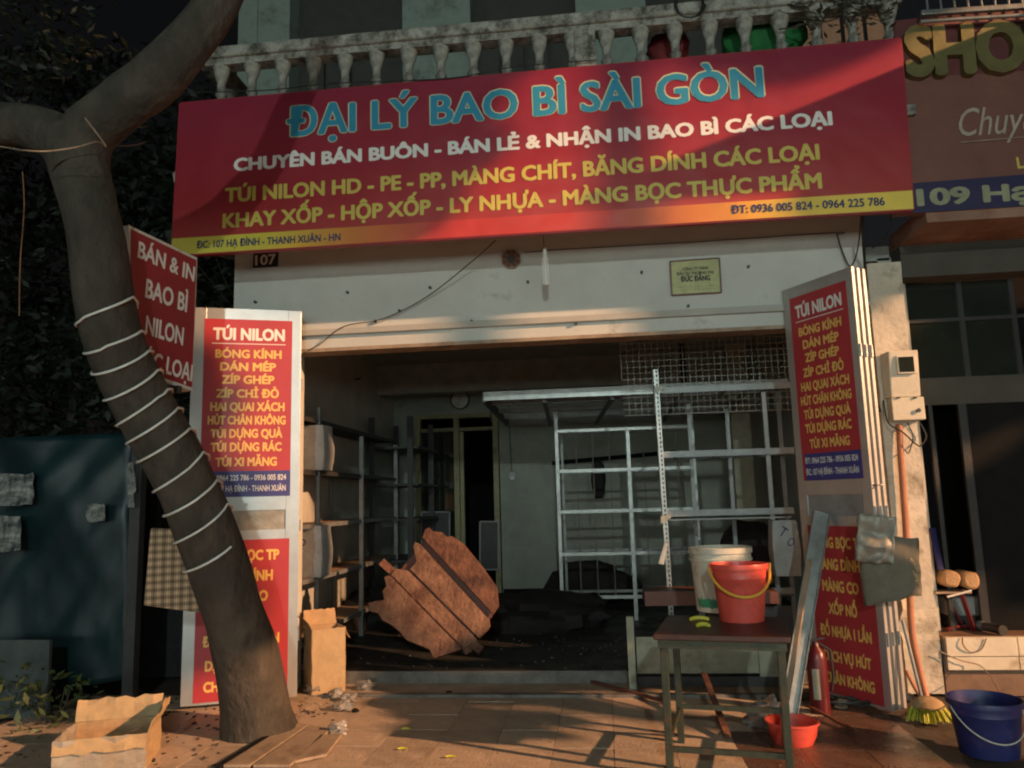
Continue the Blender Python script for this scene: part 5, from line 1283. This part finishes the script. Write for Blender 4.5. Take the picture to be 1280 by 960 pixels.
# litter on the paving
cup = [(457, 857, 0), (436, 871, 1), (395, 862, 2), (418, 866, 3), (429, 882, 4), (424, 912, 5)]
for px, py, k_ in cup:
    crumple(atz(px, py, .035), (random.uniform(.045, .075), random.uniform(.04, .06), random.uniform(.03, .045)), M['clear'], ['crumpled clear cup lying by the door step right of the tall carton', 'second crumpled clear cup, between the tall carton and the first cup', 'clear wrapper lying against the foot of the tall carton', 'clear wrapper lying in front of the tall carton', 'flattened clear wrapper on the paving in front of the litter', 'small clear wrapper lying alone near the boards'][k_], 40 + k_, name='plastic_litter', cat='litter', n=16)
for (px, py), lb in (((516, 845), 'small black lump near the door step'), ((444, 888), 'small black lump in front of the litter heap'), ((561, 866), 'tiny dark lump in the middle of the shade on the paving')):
    lump(atz(px, py, .014), (.028, .02, .016), M['dark'], 'dark_lump', lb, 'litter', seed=px, n=10)
for (px, py), lb in (((507, 912), 'small yellow peel on the paving right of the boards'), ((503, 937), 'curved yellow peel near the bottom edge of the paving'), ((563, 947), 'yellow peel lowest on the paving, right of the curved one')):
    c0_ = atz(px, py, .01); single(MB().tube([c0_ + V((.03 * math.cos(a_), .018 * math.sin(a_), .004)) for a_ in [math.pi * k / 8 for k in range(9)]], [.002, .004, .006, .007, .007, .007, .006, .004, .002], 6), 'fruit_peel', M['lemon'], lb, 'peel', smooth=True)
mb = MB()
for k in range(420):
    a_ = random.gauss(0, 1); px, py = (415 + a_ * 40, 868 + random.gauss(0, 12)) if k < 220 else (random.uniform(380, 1180), random.uniform(850, 958))
    if px < 372: continue
    c0_ = atz(px, py, 0); s_ = random.uniform(.003, .014) * (1 if k < 220 else .6); t_ = random.uniform(0, 6.28)
    mb.obox(c0_, V((math.cos(t_), math.sin(t_), 0)) * s_, V((-math.sin(t_), math.cos(t_), 0)) * s_ * .8, V((0, 0, s_ * .6)))
mb.build('ground_debris', mat('rubble', (.3, .24, .17), .7, var=.9, scale=4), kind='stuff')
mb = MB()
for k in range(260):
    c0_ = V((random.uniform(-4, sp_[0][0].x + .4), random.uniform(-1.9, -.2), 0)); s_ = random.uniform(.008, .03); t_ = random.uniform(0, 6.28)
    mb.obox(c0_ - V((0, 0, .004)), V((math.cos(t_), math.sin(t_), .2)) * s_, V((-math.sin(t_), math.cos(t_), 0)) * s_ * .6, V((0, 0, s_ * .35)))
mb.build('leaf_litter', mat('leaf_litter', (.07, .05, .035), .8, var=.8, scale=4), kind='stuff')

# trees and dark boundary behind the tarpaulin
def bgtree(c, h, rad, n, lb, m='leaf'):
    t = thing('background_tree', lb, 'tree', c, 0, 'dark trees beyond the tarpaulin'); c = V(c)
    MB().tube([c, c + V((.1, 0, h * .5)), c + V((.0, .1, h))], [.16, .12, .07], 10, jit=.1).build('trunk', M['bark'], t, smooth=True)
    mb = MB(); crown_leaves(mb, c + V((0, 0, h)), rad, n, .09, 10); mb.build('crown', M[m], t)
bgtree((-4.7, 2.6, 0), 4.2, (1.7, 1.2, 2.6), 1300, 'dark leafy tree directly left of the house behind the side sign')
bgtree((-7.0, 3.2, 0), 4.9, (2.2, 1.4, 3.2), 1700, 'dark leafy tree at the far left behind the tarpaulin')
# hanging vines
for (pts_, lb) in (([at(28, 215, -.6), at(30, 260, -.6), at(25, 330, -.6), at(24, 395, -.6)], 'thin pale vine hanging left of the trunk'),):
    wire(pts_, .004, 'hanging_vine', lb, m='bark', cat='vine')
wall_ = thing('lot_wall', 'dark old boundary wall in shadow behind the teal tarpaulin', 'wall', (-5.5, .6, 0))
MB().box(-9, XL - .05, .6, .8, 0, 2.1).build('wall_face', mat('dark_old_wall', (.03, .03, .032), .9, var=.4), wall_)

# ================================================================== STREET LAMPS, ADDED FILL SHOP AND SHADE TREE (behind / beside the camera)
def lamp(name, label, P_, base, mm_, glow):
    t = thing(name, label, 'street lamp', (base[0], base[1], 0)); b_ = V((base[0], base[1], 0))
    MB().tube([b_, b_ + Z * (P_.z + .3)], [.09, .05], 12).build('pole', M['rackg'], t, smooth=True)
    MB().tube([b_ + Z * (P_.z + .3), V((P_.x, P_.y, P_.z + .35))], .03, 8).build('arm', M['rackg'], t, smooth=True)
    MB().lathe(V((P_.x, P_.y, P_.z + .12)), [(.02, .2), (.12, .18), (.2, .06), (.22, 0), (.2, 0), (.1, .12), (0, .13)], 16).build('lamp_head', M['rackg'], t, smooth=True)
    MB().lathe(V((P_.x, P_.y, P_.z + .22)), [(0, 0), (.05, .0), (.05, .02), (0, .02)], 10).build('bulb', M[glow], t)
lamp('street_lamp', 'tall sodium street lamp far up the street to the right', SODIUM, (SODIUM.x + 1.2, SODIUM.y - 1), 0, 'lampe')
lamp('street_lamp', 'white street lamp across the road behind the viewer', LED, (LED.x, LED.y - 1.5), 0, 'lampw')
ac = thing('fill_light_shop', 'unseen shop building added behind the viewer, its glowing front giving fill light', 'building', (0, -19, 0))
MB().box(-17, 17, -20, -19, 0, 7).build('wall', M['wall'], ac)
M['fillglow'] = mat('fill_light_glow', (.8, .8, .8), .6, emit=((.85, 1, .92), 4.8), bump=0)  # glow added as soft frontal fill light
for k in range(11):
    x_ = -16 + k * 2.95; wf_ = MB().box(x_, x_ + 2.5, -19, -18.96, 1.2, 3.6).build('window', M['alu'], ac); MB().box(x_ + .08, x_ + 2.42, -18.96, -18.94, 1.28, 3.52).build('pane', M['fillglow'], wf_)

# added shade tree: unseen leaf clumps set to block the sodium lamp
def toward(g_, s_): return g_ + (SODIUM - g_).normalized() * s_
st2 = thing('street_tree', 'unseen shade tree right of the view, its leaf clumps added to block the lamp', 'tree', (8.6, -4.6, 0))
MB().tube([(8.6, -4.6, -.05), (8.5, -4.5, 1.4), (8.0, -4.3, 4.2), (7.4, -4.0, 8.2)], [.2, .17, .13, .06], 14, jit=.1).build('trunk', M['bark'], st2, smooth=True)
mb = MB()
shade = []
# clumps along the outline of the shaded patch on the paving (pixel, radius m)
for k in range(150):      # upper balcony, upstairs wall
    shade.append((toward(V((random.uniform(-3.3, 2.3), random.uniform(-.7, .6), random.uniform(4.85, 7.2))), 8.3 + random.uniform(-.4, .4)), .30))
for k in range(34):       # left part of the sign
    x_ = random.uniform(-3.3, -1.3); shade.append((toward(V((x_, SGY, random.uniform(3.55, 4.8))), 8.3 + random.uniform(-.4, .4)), .25))
for k in range(16): shade.append((toward(V((random.uniform(.5, 2.0), 0, random.uniform(2.9, 3.3))), 8.3 + random.uniform(-.3, .3)), .16))
for k in range(40): shade.append((toward(V((random.uniform(-8.5, -3.3), 2.6, random.uniform(3.4, 7.8))), 10 + random.uniform(-.5, .5)), .42))
for k in range(34): shade.append((toward(V((random.uniform(-6, -3.5), -.3, random.uniform(.3, 2.3))), 13 + random.uniform(-.4, .4)), .30))
for k in range(34): shade.append((toward(V((random.uniform(2.75, 5.5), .25, random.uniform(.8, 3.2))), 8 + random.uniform(-.4, .4)), .28))
for k in range(44): shade.append((toward(V((random.uniform(-7.5, -3.2), -1.6, random.uniform(4.4, 8.2))), 11 + random.uniform(-.5, .5)), .42))
for px, py, r_ in [(x_, 842, .09) for x_ in range(520, 790, 12)] + [(x_, 858, .10) for x_ in range(506, 770, 13)] + [(x_, 874, .11) for x_ in range(540, 712, 14)] + [(x_, 897, .12) for x_ in range(540, 690, 14)] + [(x_, 915, .09) for x_ in range(540, 676, 14)]:
    shade.append((toward(atz(px, py), 7.2 + random.uniform(-.3, .3)), r_))
for p_, r_ in sp_[20:]:
    for k in range(2): shade.append((toward(p_ + V((random.uniform(-.1, .1), -.02, 0)), 8.3 + random.uniform(-.5, .5)), .22))
for px, py in ((170, 70), (215, 60), (250, 20), (60, 165), (20, 155), (130, 130)):
    shade.append((toward(at(px, py, -2.4), 8.3), .30))
for u_ in (.1, .3, .5): 
    for v_ in (.05, .35, .65, .9): shade.append((toward(PS.P(u_ * PS.w * 1.6, zb1 + v_), 8.3), .17))
for c0_, r_ in shade:
    for k in range(int(520 * (r_ / .2) ** 2) if r_ > .125 else 620):
        while True:
            d_ = V((random.uniform(-1, 1), random.uniform(-1, 1), random.uniform(-1, 1)))
            if d_.length < 1: break
        q4 = c0_ + d_ * r_; a_ = V((random.uniform(-1, 1), random.uniform(-1, 1), random.uniform(-1, 1))).normalized(); b_ = a_.cross(V((random.uniform(-1, 1), random.uniform(-1, 1), random.uniform(-1, 1)))).normalized(); s_ = random.uniform(.03, .055)
        mb.add([q4 - a_ * s_, q4 + b_ * s_ * .6, q4 + a_ * s_, q4 - b_ * s_ * .6], [(0, 1, 2, 3)])
mb.build('crown', M['leaf'], st2)
